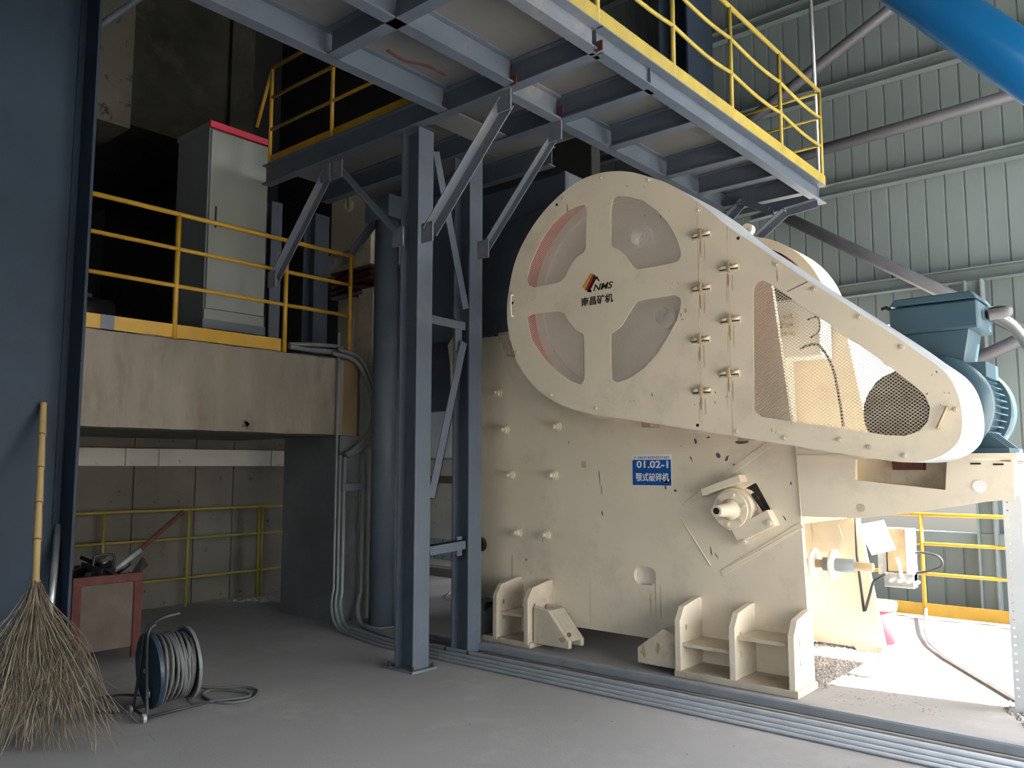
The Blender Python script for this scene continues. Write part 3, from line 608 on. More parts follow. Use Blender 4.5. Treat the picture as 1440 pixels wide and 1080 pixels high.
# ================================================================ BELT GUARD
YG, YB = 5.35, 5.95
bgd = thing('belt_guard', 'big beige teardrop belt guard with mesh windows and hinges', 'guard', (-3.7, 5.6, 2.05))
outl_px = [(716,405),(727,360),(750,317),(777,284),(810,257),(843,243.5),(880,241),(915,249.5),(945,261),(990,290),(1026,320),(1076,353),(1127,388),(1193,430),(1260,473),(1293,496.5),(1326,520),(1344,546),(1353,583),(1350,616),(1332,636),(1306,647),(1270,650),(1203,641),(1137,630),(1060,618.3),(980,605),(893,591.7),(840,583.3),(803,575),(772,560),(748,540),(729,512),(716,470),(713,437)]
def cat2(pts, n=4): return [(v.x, v.y) for v in smooth([(a, b, 0) for a, b in pts], n, True)]
outl = cat2(onY(outl_px, YG))
wins_px = {
 1: [(859,295),(862,280),(868,275.5),(887,277),(905,282.5),(922,295),(938,312),(950,332),(957,352),(957,362),(951,368.5),(930,373),(896,379),(890,374),(882,361),(872,352),(862,348),(859,342)],
 2: [(824.5,292),(821,288),(815,289),(797,297),(777,315),(760,340),(746,372),(741,392),(744,401),(751,404),(770,400.5),(787,397),(794,392),(800,377),(810,362),(820,355),(824,349)],
 3: [(741,446),(749,442),(787,438),(794,441),(800,452),(810,464),(820,470),(822,480),(822,532),(818,541),(805,537),(785,523),(765,503),(748,478)],
 4: [(859,470),(875,457),(885,440),(895,424),(915,420),(949,415),(956,419),(958,428),(952,450),(940,472),(925,497),(905,518),(885,532),(868,538),(860,533),(859,510)],
 5: [(1059,407),(1063,397),(1072,394),(1082,398.5),(1147,443),(1233,503),(1283,540),(1300,555),(1308,573),(1305,592),(1293,606),(1273,613),(1247,612),(1173,600),(1110,592),(1070,586),(1060,577)]}
wins = {k: onY(v, YG) for k, v in wins_px.items()}
def clipx(poly, x, keep):                                           # keep = -1: left of x, 1: right of x
    out = []; n = len(poly)
    for i in range(n):
        p, q = poly[i], poly[(i+1) % n]; ip, iq = (p[0]-x)*keep >= 0, (q[0]-x)*keep >= 0
        if ip: out.append(p)
        if ip != iq: t = (x-p[0])/(q[0]-p[0]); out.append((x, p[1]+(q[1]-p[1])*t))
    return out
xa, xb = W(984, 450, Y=YG).x, W(1026, 450, Y=YG).x
left = clipx(outl, xa-.004, -1); mid = clipx(clipx(outl, xa, 1), xb-.004, -1); right = clipx(outl, xb, 1)
fp1 = plate([left]+[wins[k] for k in (1,2,3,4)], 'Y', YG, YG+.006).build('front_panel', 'beige', bgd)
plate([mid], 'Y', YG, YG+.006).build('front_panel', 'beige', bgd)
fp3 = plate([right, wins[5]], 'Y', YG, YG+.006).build('front_panel', 'beige', bgd)
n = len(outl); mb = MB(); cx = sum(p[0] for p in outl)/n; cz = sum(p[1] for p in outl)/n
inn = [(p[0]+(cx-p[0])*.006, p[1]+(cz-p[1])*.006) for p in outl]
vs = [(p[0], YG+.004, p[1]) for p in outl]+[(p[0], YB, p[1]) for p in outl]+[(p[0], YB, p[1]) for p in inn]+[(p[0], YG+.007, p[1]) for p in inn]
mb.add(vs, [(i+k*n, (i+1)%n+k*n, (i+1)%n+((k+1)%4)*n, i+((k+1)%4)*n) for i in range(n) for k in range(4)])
mb.build('side_band', 'band', bgd, label='pale grey side band with shade in its colour')
# red inner trim of the round windows
# mesh screens: crossed strands clipped to each window
def mesh_in(poly, sp=.021, wdt=.0042, Y=YG+.008):
    mb = MB(); 
    for sgn in (1, -1):
        d = Vector((.80, sgn*.60)); nrm = Vector((-d.y, d.x))
        ts = [nrm.dot(Vector(p)) for p in poly]; t = min(ts)+sp/2
        while t < max(ts):
            xs = []
            m_ = len(poly)
            for i in range(m_):
                p, q = Vector(poly[i]), Vector(poly[(i+1) % m_]); a, b = nrm.dot(p)-t, nrm.dot(q)-t
                if (a > 0) != (b > 0): xs.append(d.dot(p+(q-p)*(a/(a-b))))
            xs.sort()
            for u, v in zip(xs[::2], xs[1::2]):
                o = nrm*t; A = o+d*u; B = o+d*v; h_ = nrm*wdt/2; y0 = Y+(0 if sgn > 0 else .0015)
                mb.add([(A.x-h_.x, y0, A.y-h_.y), (B.x-h_.x, y0, B.y-h_.y), (B.x+h_.x, y0, B.y+h_.y), (A.x+h_.x, y0, A.y+h_.y),
                        (A.x-h_.x, y0+.0015, A.y-h_.y), (B.x-h_.x, y0+.0015, B.y-h_.y), (B.x+h_.x, y0+.0015, B.y+h_.y), (A.x+h_.x, y0+.0015, A.y+h_.y)],
                       [(0,1,2,3),(4,5,6,7),(0,1,5,4),(3,2,6,7)])
            t += sp
    return mb
for k in (1,2,3,4): mesh_in(wins[k], .0145, .0026).build('mesh_screen', 'wheel', bgd)
mesh_in(wins[5], .0175, .0048).build('mesh_screen', 'beige_d', bgd)
# hinges with rust runs under them
for (px, py) in ((987,331),(987,406),(986,478),(988,550),(1026,377),(1028,450),(1027,525)):
    q = W(px, py, Y=YG); hg = MB(); hg.box(q.x-.075, q.x+.075, YG-.012, YG, q.z-.028, q.z+.022); h_ = hg.build('hinge', 'beige_d', bgd, .004)
    MB().cyl((q.x-.07, YG-.022, q.z+.005), (q.x-.012, YG-.022, q.z+.005), .012, 10).build('barrel', 'beige', h_)
    MB().cyl((q.x+.012, YG-.022, q.z+.005), (q.x+.07, YG-.022, q.z+.005), .012, 10).build('barrel', 'beige', h_)
    MB().box(q.x-.012, q.x+.012, YG-.04, YG, q.z-.03, q.z+.04).build('knuckle', 'ochre', h_, .003)
    MB().box(q.x-.07, q.x+.07, YG-.016, YG-.012, q.z-.015, q.z-.008).build('gap', 'black', h_)
    chip(px-2, py+17, .008, .07, 'stain', YG, 'rust_streak', bgd); chip(px+4, py+22, .006, .09, 'stain_f', YG, 'rust_streak', bgd); chip(px-4, py+32, .003, .10, 'stain_f', YG, 'rust_streak', bgd)
# rim bolts
for (px, py) in ((792,279),(845,250),(912,253),(982,296),(1092,372),(1145,407),(1208,446),(1268,488),(1344,576),(1272,641),(1222,629),(1181,618),(1103,616),(1036,607),(838,574),(775,555),(727,495),(720,412)):
    q = W(px, py, Y=YG); b = MB(); b.tube([(q.x, YG, q.z), (q.x, YG-.006, q.z)], .016, 14); b.tube([(q.x, YG-.006, q.z), (q.x, YG-.02, q.z)], .010, 6); b.build('bolt', 'beige_d', bgd)
for (px, py) in ((783,288),(1038,335),(981,598),(721,426)):
    q = W(px, py, Y=YG); MB().cyl((q.x, YG-.001, q.z), (q.x, YG+.002, q.z), .013, 12).build('bolt_hole', 'black', bgd)
# small handles
q = W(722, 430, Y=YG); MB().tube(smooth([(q.x,YG,q.z+.09),(q.x,YG-.03,q.z+.08),(q.x,YG-.03,q.z-.08),(q.x,YG,q.z-.09)],4), .007, 8).build('pull_handle', 'white', bgd)
p, q = W(1331, 573, Y=YG-.03), W(1318, 602, Y=YG-.03); MB().tube([(p.x,YG,p.z),(p.x,YG-.03,p.z),(q.x,YG-.03,q.z),(q.x,YG,q.z)], .009, 8).build('pull_handle', 'ochre', bgd)
random.seed(11)
for i in range(46):
    px, py = random.choice(((900,265),(930,300),(1100,600),(1000,560),(1060,450),(900,560),(1320,560),(1290,520),(1010,460),(740,430),(860,400),(960,400),(1150,420)))
    chip(px+random.uniform(-28,28), py+random.uniform(-10,10), random.uniform(.002,.006), random.uniform(.004,.018), random.choice(('patch','ochre','stain_f')), YG, 'paint_chip', bgd, 6, random.uniform(-.6,.6)) if abs(px-1150) > 1 else None
chip(964, 437, .012, .02, 'ochre', YG, 'scrawl', bgd); chip(960, 449, .018, .006, 'ochre', YG, 'scrawl', bgd); chip(958, 443, .006, .02, 'ochre', YG, 'scrawl', bgd)
chip(798, 292, .008, .05, 'stain', YG, 'rust_streak', bgd)
MB().obox(W(1107,410,Y=YG), W(1136,396,Y=YG), .006, .003, (0,1,0)).build('scratch', 'patch', bgd)
for (px, py) in ((1038,283+105),):
    chip(px+55, py, .003, .05, 'patch', YG, 'scratch', bgd)
# printed emblem and lettering
def strip(pts, m, nm): MB().prism(onY(pts, YG-.0012), 'Y', YG-.0016, YG+.0).build(nm, m, em)
em = MB().prism(onY([(836,387),(839.5,390),(830.5,407),(831,410),(826,410.5),(827,407)], YG-.0012), 'Y', YG-.0016, YG).build('printed_emblem', 'print_b', bgd, label='small mountain emblem of three slanting strokes')
strip([(839.5,388),(843.6,395.3),(841.5,395.2),(837.5,390.5)], 'print_b', 'black_stroke')
strip([(826,408),(832,408),(832,410.8),(825.5,411)], 'print_b', 'black_stroke')
strip([(830.5,384),(833.5,385.2),(821.2,405),(818,404.5)], 'print_y', 'ochre_stroke')
strip([(834,385.2),(837.3,386.8),(826,408.6),(822.2,408)], 'print_r', 'red_stroke')
strip([(833.7,385),(834.7,385.4),(822.4,407),(821.4,406)], 'orange', 'orange_stroke')
wN = (W(862,403,Y=YG)-W(834,403,Y=YG)).x
text('NMS', .075, 848, 402.5, YG-.001, 'print_b', em, 'lettering', shear=.28, width=wN, bold=.0016)
wC = (W(861.5,420,Y=YG)-W(817,420,Y=YG)).x
text('南昌矿机', .075, 839.5, 421.8, YG-.001, 'print_b', em, 'lettering', width=wC, bold=.0018)

# pulley, belts and sheave inside the guard
pu = thing('flywheel_pulley', 'large round pulley with red rim seen through the round mesh windows', 'pulley', (-3.68, 5.7, 3.03))
cP = Vector((-3.68, 5.7, 3.03))
def circ(c, r, n=28): return [(c[0]+r*math.cos(2*PI*k/n), c[1]+r*math.sin(2*PI*k/n)) for k in range(n)]
h1, h2, h3 = W(902,334,Y=5.62), W(937,446,Y=5.62), None
R1 = math.hypot(h1.x-cP.x, h1.z-cP.z); a1 = math.atan2(h1.z-cP.z, h1.x-cP.x); a2 = math.atan2(h2.z-cP.z, h2.x-cP.x); R2 = math.hypot(h2.x-cP.x, h2.z-cP.z)
hs = [circ((cP.x+R1*math.cos(a1), cP.z+R1*math.sin(a1)), .075), circ((cP.x+R2*math.cos(a2), cP.z+R2*math.sin(a2)), .075)]
plate([circ((cP.x, cP.z), .86, 72)]+hs, 'Y', 5.64, 5.70).build('web', 'wheel', pu)
for hc in ((cP.x+R1*math.cos(a1), cP.z+R1*math.sin(a1)), (cP.x+R2*math.cos(a2), cP.z+R2*math.sin(a2))):
    MB().ring((hc[0], 5.61, hc[1]), (0,1,0), .075, .1, .07, 28).build('hole_collar', 'wheel', pu)
MB().ring((cP.x, 5.66, cP.z), (0,1,0), .855, .91, .5, 96).build('rim', 'redrim', pu)
MB().box(cP.x-.75, cP.x+.75, 5.80, 5.82, cP.z-.45, cP.z+.45).build('hole_backing', 'wheel', pu)  # plate added behind the holes to block the bright background
MB().ring((cP.x, 5.62, cP.z), (0,1,0), .77, .86, .03, 96).build('inner_rim', 'wheel', pu)
MB().cyl((cP.x, 5.6, cP.z), (cP.x, 6.15, cP.z), .2, 32).build('hub', 'wheel', pu)
mt_c = Vector((-1.44, 5.68, 1.94))
sv = thing('motor_sheave', 'small dark grooved sheave behind the right mesh window', 'pulley', tuple(mt_c))
for k in range(6): MB().cyl((mt_c.x, 5.5+k*.05, mt_c.z), (mt_c.x, 5.53+k*.05, mt_c.z), .275, 40).build('groove_flange', 'black', sv)
MB().cyl((mt_c.x, 5.49, mt_c.z), (mt_c.x, 6.0, mt_c.z), .245, 32).build('core', 'dark', sv)
for k in range(36):
    a = 2*PI*k/36; MB().box(-.012, .012, -.0, .03, -.012, .012)
bl = MB(); 
up_ = Vector((mt_c.x-cP.x, 0, mt_c.z-cP.z)); L_ = up_.length; th = math.atan2(up_.z, up_.x); al = math.acos((.90-.285)/L_)
for s_ in (1, -1):
    a = th+s_*al; p = Vector((cP.x+.915*math.cos(a), 5.65, cP.z+.915*math.sin(a))); q = Vector((mt_c.x+.285*math.cos(a), 5.65, mt_c.z+.285*math.sin(a)))
    for k in range(5): bl.obox(p+Vector((0,-.12+k*.05,0)), q+Vector((0,-.12+k*.05,0)), .025, .014, (math.cos(a),0,math.sin(a)))
tag(bl.build('drive_belts', 'black'), 'black drive belts running inside the belt guard', 'belt')
# far flywheel casing
ff = thing('flywheel_cover', 'curved beige cover on the far side, rising behind the sloping guard', 'cover', (-3.7, 8.15, 3.03))
MB().ring((-3.7, 8.15, 3.03), (0,1,0), .95, .965, .5, 72).build('cover_band', 'beige', ff)
MB().ring((-3.7, 7.9, 3.03), (0,1,0), .875, .965, .01, 72).build('cover_face', 'beige', ff)
MB().ring((-3.7, 8.12, 3.03), (0,1,0), .3, .84, .3, 72).build('wheel', 'black', ff)  # wheel made black to paint in the dark inside the cover
MB().ring((-3.7, 8.0, 3.03), (0,1,0), .84, .86, .05, 72).build('wheel_rim', 'redrim', ff)
MB().cyl((-3.7,8.3,3.03), (-3.7,8.31,3.03), .94, 48).build('gap_shade_disc', 'black', ff)  # black disc paints in the dark gap within the cover
MB().cyl((-3.7,8.4,3.03), (-3.7,8.41,3.03), .965, 60).build('cover_back', 'beige', ff)
q = W(1050, 322, Y=7.9); MB().cyl((q.x, 7.9, q.z), (q.x, 7.98, q.z), .06, 20).build('lamp_boss', 'wheel', ff)
MB().box(q.x-.02, q.x+.02, 7.9, 7.98, q.z-.3, q.z).build('boss_stem', 'wheel', ff)

# ================================================================ MOTOR
mo = thing('electric_motor', 'teal electric motor with cooling fins and terminal box on the console', 'motor', (-1.42, 6.5, 1.69))
mc = Vector((-1.42, 0, 2.01)); r0 = .29
b = MB(); b.cyl((mc.x, 6.05, mc.z), (mc.x, 6.66, mc.z), r0, 48); b.build('body', 'motor', mo)
b = MB()
for k in range(44):
    a = 2*PI*k/44
    if abs(a-PI/2) < .35: continue
    d = Vector((math.cos(a), 0, math.sin(a))); b.obox(mc+d*(r0+.018)+Vector((0,6.14,0)), mc+d*(r0+.018)+Vector((0,6.66,0)), .007, .045, d)
b.build('cooling_fins', 'motor', mo, kind='stuff')
b = MB(); b.tube([(mc.x, 6.04, mc.z), (mc.x, 6.07, mc.z), (mc.x, 6.14, mc.z)], [.27, .345, .345], 48); b.build('end_shield', 'motor', mo)
b = MB(); b.tube([(mc.x, 6.66, mc.z), (mc.x, 6.88, mc.z), (mc.x, 6.94, mc.z)], [.35, .35, .27], 48); b.build('fan_cover', 'motor', mo)
MB().cyl((mc.x, 5.9, mc.z), (mc.x, 6.05, mc.z), .05, 20).build('shaft', 'dark', mo)
MB().prism([(-1.68, 2.22), (-1.26, 2.22), (-1.20, 2.54), (-1.66, 2.54)], 'Y', 6.16, 6.52).build('terminal_neck', 'motor', mo, .012)
tb = MB().box(-1.70, -1.14, 6.10, 6.58, 2.53, 2.72).build('terminal_box', 'motor', mo, .012)
MB().prism([(-1.70,2.73),(-1.14,2.73),(-1.17,2.78),(-1.66,2.78)], 'Y', 6.10, 6.58).build('lid', 'motor', tb, .008)
MB().cyl((-1.14, 6.25, 2.63), (-1.136, 6.25, 2.63), .035, 16).build('cable_hole', 'black', tb)
MB().tube([(-1.70,6.15,2.72),(-1.73,6.15,2.74),(-1.76,6.15,2.73)], .014, 8).build('earth_stud', 'dark', tb)
MB().box(-1.27, -1.12, 6.14, 6.55, 2.20, 2.30).build('foot_step', 'motor', mo)
for sx_ in (-1, 1):
    for yy in (6.2, 6.3, 6.42, 6.54):
        X0 = mc.x+sx_*.2; X1 = mc.x+sx_*.40
        MB().prism([(X0, 1.85), (X0+sx_*.06, 1.85), (X1, 1.72), (X0, 1.72)], 'Y', yy, yy+.03).build('foot_web', 'motor', mo)
    MB().box(min(mc.x+sx_*.15, mc.x+sx_*.41), max(mc.x+sx_*.15, mc.x+sx_*.41), 6.15, 6.62, 1.692, 1.725).build('foot', 'motor', mo, .005)
pts = smooth([(-1.13,6.35,2.64), (-1.02,6.40,2.66), W(1395,440,Y=6.5), W(1425,460,Y=6.6), W(1455,505,Y=6.7), W(1475,580,Y=6.8), W(1490,700,Y=6.9)], 14)
fc = MB(); fc.tube(pts, [.036+.004*(i % 2) for i in range(len(pts))], 14)
tag(fc.build('flexible_conduit', 'flex'), 'ribbed grey conduit curving right from the motor terminal box', 'conduit')

# blue pipe overhead at the right
p, q = ext(W(1305,0,Y=3.4), W(1446,97,Y=3.4), 1.2, 1.4)
tag(MB().cyl(p, q, .1, 40).build('overhead_pipe', 'bluepipe'), 'thick bright blue pipe slanting across the top right corner', 'pipe')

# feed chute above the crusher
ch = thing('feed_chute', 'dark blue-grey sheet steel feed chute between the columns and the round guard', 'chute', (-5.0, 6.5, 3.0))
MB().prism([(-6.6, 4.44), (-4.58, 4.44), (-4.6, 3.55), (-5.0, 2.95), (-6.6, 2.95)], 'Y', 6.16, 6.18).build('chute_wall', 'steel', ch)
MB().box(-4.6, -4.58, 6.18, 7.6, 3.4, 4.44).build('chute_wall', 'steel_l', ch)
MB().obox(W(690,318,Y=6.15), W(768,287,Y=6.15), .05, .09, (0,1,0)).build('stiffener', 'steel', ch)
MB().obox((-4.6,6.15,4.44), (-4.6,6.15,3.5), .05, .05, (0,1,0)).build('stiffener', 'steel', ch)
MB().box(-4.35, -4.30, 6.5, 6.6, 3.5, 4.44).build('chute_post', 'steel', ch)
zc = W(600, 580, Y=6.9).z; MB().box(-8.0, -6.2, 6.9, 6.92, zc, 4.44).build('chute_wall', 'steel_l', ch)
MB().prism([(-8.0, 3.3), (-6.3, 3.0), (-6.3, 2.6), (-6.6, zc), (-7.2, zc)], 'Y', 6.84, 6.88).build('chute_wall', 'steel', ch)

# beige feeder with springs
fd = thing('vibrating_feeder', 'dim beige feeder housing behind the columns, on maroon springs', 'feeder', (-8.4, 6.6, 2.9))
MB().prism([(-8.95, 4.16), (-7.6, 4.10), (-7.6, 4.44), (-8.95, 4.44)], 'Y', 6.62, 6.8).build('housing_top', 'beige', fd)
MB().prism([(-8.95, 4.25), (-8.72, 4.0), (-7.6, 4.0), (-7.6, 4.4), (-8.95, 4.4)], 'Y', 6.6, 6.64).build('housing_side', 'beige', fd)
MB().box(-8.9, -7.6, 6.62, 6.7, 4.4, 5.2).build('housing_side', 'beige', fd)
MB().box(-8.04, -7.92, 6.5, 6.62, 4.1, 5.15).build('housing_rib', 'beige_d', fd)
for pp in ((494,290), (473,372)):
    q = W(*pp, Y=6.6); MB().ring((q.x, 6.56, q.z), (0,1,0), .035, .08, .05, 20).build('lifting_ring', 'white', fd)
for k, (px, py) in enumerate(((500,384),(500,392),(500,400),(500,408),(500,416),(515,380),(515,388),(515,396))):
    q = W(px, py, Y=6.6); MB().box(q.x-.36 if k < 5 else q.x-.02, q.x+.27, 6.45, 6.8, q.z-.028, q.z+.024).build('spring_coil', 'spring', fd, .02)
MB().box(-8.62, -8.28, 6.55, 6.8, 2.75, 3.80).build('support_post', 'beige', fd); MB().box(-8.14, -7.86, 6.5, 6.8, 2.75, 3.84).build('support_post', 'beige_d', fd)
MB().box(-8.9, -7.2, 6.4, 7.0, 2.6, 2.745).build('support_sill', 'conc', fd)

# ================================================================ CABINET
cb = thing('control_cabinet', 'tall pale grey electrical cabinet with red top stripe on the mezzanine', 'cabinet', (-7.78, 4.37, 2.745))
MB().box(-8.10, -7.47, 4.04, 4.71, 3.05, 5.0).build('body', 'cab_s', cb, .004)
dr = MB().box(-7.468, -7.445, 4.055, 4.705, 3.16, 4.985).build('door', 'cab', cb, .004)
MB().box(-7.444, -7.435, 4.115, 4.135, 3.98, 4.2).build('handle', 'black', dr, .003)
MB().box(-7.47, -7.445, 4.04, 4.71, 3.05, 3.155).build('kick_panel', 'cab', cb, .003)
MB().box(-7.47, -7.43, 4.03, 4.72, 5.001, 5.065).build('red_stripe', 'red', cb)
MB().box(-8.11, -7.472, 4.03, 4.72, 5.001, 5.06).build('top', 'cab_s', cb)
MB().box(-8.10, -7.43, 4.02, 4.72, 2.96, 3.048).build('stand_frame', 'steel_l', cb)
for yy in (4.04, 4.64): MB().box(-7.51, -7.44, yy, yy+.07, 2.745, 2.96).build('leg', 'steel_l', cb)
for yy in (4.04, 4.64): MB().box(-8.09, -8.02, yy, yy+.07, 2.745, 2.96).build('leg', 'steel_l', cb)
for k in range(3): MB().tube(smooth([(-7.7,4.3+k*.08,3.0),(-7.65,4.35+k*.08,2.86),(-7.6,4.5+k*.06,2.79),(-7.6,4.7,2.77)],4), .022, 8).build('cable', 'flex', cb)
# machine glimpsed in the dark of the mezzanine
dm = thing('pump_unit', 'dark red machine barely visible in the shadow left of the cabinet', 'machine', (-9.0, 3.6, 2.745))
MB().box(-9.2, -8.8, 3.5, 3.9, 2.745, 3.1).build('base', 'rust', dm); MB().cyl((-9.0, 3.3, 3.25), (-9.0, 3.8, 3.25), .15, 20).build('barrel', 'dark', dm)
MB().cyl((-9.0, 3.0, 3.45), (-9.0, 3.6, 3.42), .025, 10).build('pipe', 'galv', dm)

# ================================================================ CONDUITS
def cpath(pts, r, lab, m='gconduit', n=12, grp=None, nm='conduit'):
    o = MB().tube(pts, r, n).build(nm, m); return tag(o, lab, 'conduit', grp)
def bend_run(xv, yv, ztop, yf, rb, xend, r, lab, m='gconduit', z=None):
    z = r if z is None else z
    pts = [(xv, yv, ztop), (xv, yv, rb+z)]
    for k in range(1, 9):
        a = PI/2*k/8; pts.append((xv+rb*(1-math.cos(a)), yv+(yf-yv)*k/8*.5, z+rb*(1-math.sin(a))))
    pts.append((xv+rb+.8, yf, z)); pts.append((xend, yf, z))
    return cpath(pts, r, lab, m)
bend_run(-6.91, 5.27, 3.0, 4.93, .35, 1.5, .013, 'thin galvanised conduit bent off the pier, outermost run across the floor')
bend_run(-6.90, 5.31, 1.72, 5.00, .33, 1.5, .016, 'galvanised conduit bent off the pier, second run from the open floor')
bend_run(-6.89, 5.36, 1.70, 5.08, .30, 1.5, .020, 'galvanised conduit bent off the pier, third run from the open floor')
bend_run(-6.88, 5.60, 1.74, 5.19, .28, 1.5, .022, 'galvanised conduit standing apart near the round column, then fourth floor run')
tag(MB().box(-5.9, 1.5, 5.33, 5.40, .02, .085).build('floor_duct', 'gconduit', bevel=.01), 'thickest square blue-grey duct laid along the crusher feet', 'duct')
tag(MB().box(-5.6, -.95, 5.22, 5.30, 0, .02).build('floor_strip', 'conc_g'), 'dirty strip packed between floor duct and conduits', 'strip')
MB_ = MB(); q = W(615, 927, Z=0); tag(MB().box(q.x-.12, q.x+.1, q.y+.1, q.y+.25, 0, .015).build('steel_offcut', 'steel_l'), 'small flat steel offcut lying beside the nearest column foot', 'plate')
q = W(493, 684, X=-6.90); tag(MB().box(-6.97, -6.87, 5.33, 5.64, q.z-.04, q.z+.03).build('conduit_clamp', 'steel_l'), 'flat steel clamp bar tying the upright conduits on the pier', 'clamp')
cpath(smooth([(-6.96,4.70,2.80), (-6.93,5.0,2.79), (-6.93,5.25,2.80), W(470,497,X=-6.9), W(500,508,X=-6.86), W(520,545,X=-6.84), W(525,585,X=-6.84), W(515,615,X=-6.86), W(498,632,X=-6.88), W(486,640,X=-6.89)], 8), .026, 'lower flexible grey conduit arching over the beam end down to the pipes', 'flex', 14)
cpath(smooth([(-7.0,4.72,2.83), (-6.95,5.0,2.85), (-6.93,5.3,2.86), W(478,492,X=-6.88), W(506,503,X=-6.84), W(524,540,X=-6.82), W(529,580,X=-6.82), W(521,612,X=-6.84), W(504,634,X=-6.88), W(488,641,X=-6.89)], 8), .022, 'upper flexible grey conduit hugging the other over the beam end', 'flex', 14)
cpath([W(1302,855,Y=9.6), W(1301,885,Z=.06), W(1307,905,Z=.03), W(1330,925,Z=.02), W(1440,990,Z=.02), W(1500,1025,Z=.02)], .018, 'pale conduit dropping from the yellow railing and crossing the bright floor', 'galv')
cpath([W(1137,0,Y=9.0)+Vector((0,0,2)), W(1152,245,Y=9.0)], .022, 'slender upright grey conduit before the sheet wall, above the platform end', 'galv')
cpath(smooth([W(1285,806,Y=7.75), W(1310,802,Y=7.75), W(1325,794,Y=7.75), W(1318,782,Y=7.75), W(1296,777,Y=7.75), W(1283,778,Y=7.75)], 6), .012, 'thin dark cable looping right of the grey lubrication box', 'dark', 8)
cpath([W(1425,650,Y=6.2), W(1440,652,Y=6.2)+Vector((.2,0,0))], .012, 'short thin pipe at the right end of the motor console', 'galv', 8)

# perforated steel post at the right edge
pp = thing('slotted_post', 'pale slotted steel post at the right edge of the view', 'post', (-1.04, 6.4, 0))
holes = [[(-1.085+.008*math.cos(a*PI/3), z+.006*math.sin(a*PI/3)) for a in range(6)] for z in [.1+.055*i for i in range(28)]]
plate([[(-1.11, 0), (-1.0, 0), (-1.0, 1.65), (-1.11, 1.65)]]+holes, 'Y', 6.37, 6.378).build('slotted_face', 'pgalv', pp)
MB().box(-1.008, -1.0, 6.378, 6.5, 0, 1.65).build('side_face', 'pgalv', pp); MB().box(-1.14, -.97, 6.34, 6.52, 0, .01).build('foot_plate', 'galv', pp)

# lubrication box, card, bucket
lu = thing('lubrication_box', 'grey steel lubrication box with fittings hung on the far crusher side', 'box', (-2.12, 7.75, .8))
a, b_ = W(1246, 742, Y=7.7), W(1287, 828, Y=7.7)
MB().box(a.x, b_.x-.06, 7.7, 7.80, b_.z+.13, a.z).build('tank', 'ochre', lu, .006)
MB().box(b_.x-.06, b_.x, 7.69, 7.80, b_.z+.06, a.z).build('edge_cover', 'white', lu, .004)
MB().box(a.x-.03, b_.x, 7.68, 7.80, b_.z, b_.z+.125).build('valve_block', 'galv', lu, .006)
MB().box(a.x-.08, a.x-.01, 7.7, 7.8, b_.z+.1, a.z-.1).build('side_plate', 'galv', lu)
for k in range(4): MB().cyl((a.x+.04+k*.07, 7.68, b_.z+.06), (a.x+.04+k*.07, 7.63, b_.z+.06), .015, 10).build('valve', 'white', lu)
MB().tube([(a.x+.12, 7.66, b_.z+.1), (a.x+.12, 7.62, b_.z+.2), (a.x+.10, 7.62, b_.z+.26)], .014, 8).build('lever', 'white', lu)
tag(MB().prism(onY([(1205,738),(1242,731),(1260,773),(1226,781)], 7.5), 'Y', 7.5, 7.508).build('notice_card', 'print_w'), 'tilted blank white card hanging beside the lubrication box', 'card')
bk = thing('plastic_bucket', 'pink plastic bucket with white rim behind the far crusher plate', 'bucket', (-2.32, 8.0, 0))
MB().tube([(-2.43,8.05,0),(-2.43,8.05,.30)], [.11,.125], 28).build('body', 'bucket_pink', bk); MB().tube([(-2.43,8.05,.30),(-2.43,8.05,.37)], [.135,.14], 28).build('rim', 'white', bk)

# gravel
def stones(name, n, area, lab, rmin=.006, rmax=.022, seed=1, z=0):
    random.seed(seed); mb = MB()
    for i in range(n):
        x_, y_ = area()
        r = random.uniform(rmin, rmax); a = random.random()*6.3
        pts = [Vector((random.uniform(.6,1.1)*r*math.cos(a+k*PI/2), random.uniform(.6,1.1)*r*math.sin(a+k*PI/2), random.uniform(0,.3)*r)) for k in range(4)]
        c = Vector((x_, y_, z)); mb.add([c+q for q in pts]+[c+Vector((random.uniform(-.3,.3)*r, random.uniform(-.3,.3)*r, r*random.uniform(.5,.9)))], [(0,1,4),(1,2,4),(2,3,4),(3,0,4)])
    o = mb.build(name, 'gravel'); o['kind'] = 'stuff'; return tag(o, lab, 'gravel')
def tri(a, b, c):
    def f():
        u, v = random.random(), random.random()
        if u+v > 1: u, v = 1-u, 1-v
        return (a[0]+(b[0]-a[0])*u+(c[0]-a[0])*v, a[1]+(b[1]-a[1])*u+(c[1]-a[1])*v)
    return f
g1, g2, g3 = W(1148,975,Z=0), W(1146,888,Z=0), W(1262,925,Z=0)
stones('gravel_pile', 2600, tri(g1, g2, g3), 'grey gravel scattered on the floor between the crusher side plates', seed=2)
stones('gravel_pile', 160, tri(W(1150,985,Z=0), W(1300,940,Z=0), W(1330,1010,Z=0)), 'sparse gravel crumbs on the bright floor right of the crusher', .004, .012, 3)
stones('gravel_pile', 160, tri(W(1405,990,Z=0), W(1440,975,Z=0), W(1445,1025,Z=0)), 'small heap of rubble at the foot of the slotted post', .006, .025, 4)
stones('gravel_pile', 1300, tri((-7.3,7.2), (-5.7,6.7), (-8.2,8.6)), 'pale gravel heap seen between the two columns', .012, .035, 5)
stones('gravel_pile', 500, tri((-9.1,5.3), (-8.0,6.2), (-9.0,6.3)), 'pale rubble by the foot of the concrete back wall', .01, .04, 6)
stones('gravel_pile', 260, tri((-5.3,5.45), (-2.2,5.45), (-3.8,5.74)), 'dusty crumbs along the crusher foot brackets', .004, .014, 8)
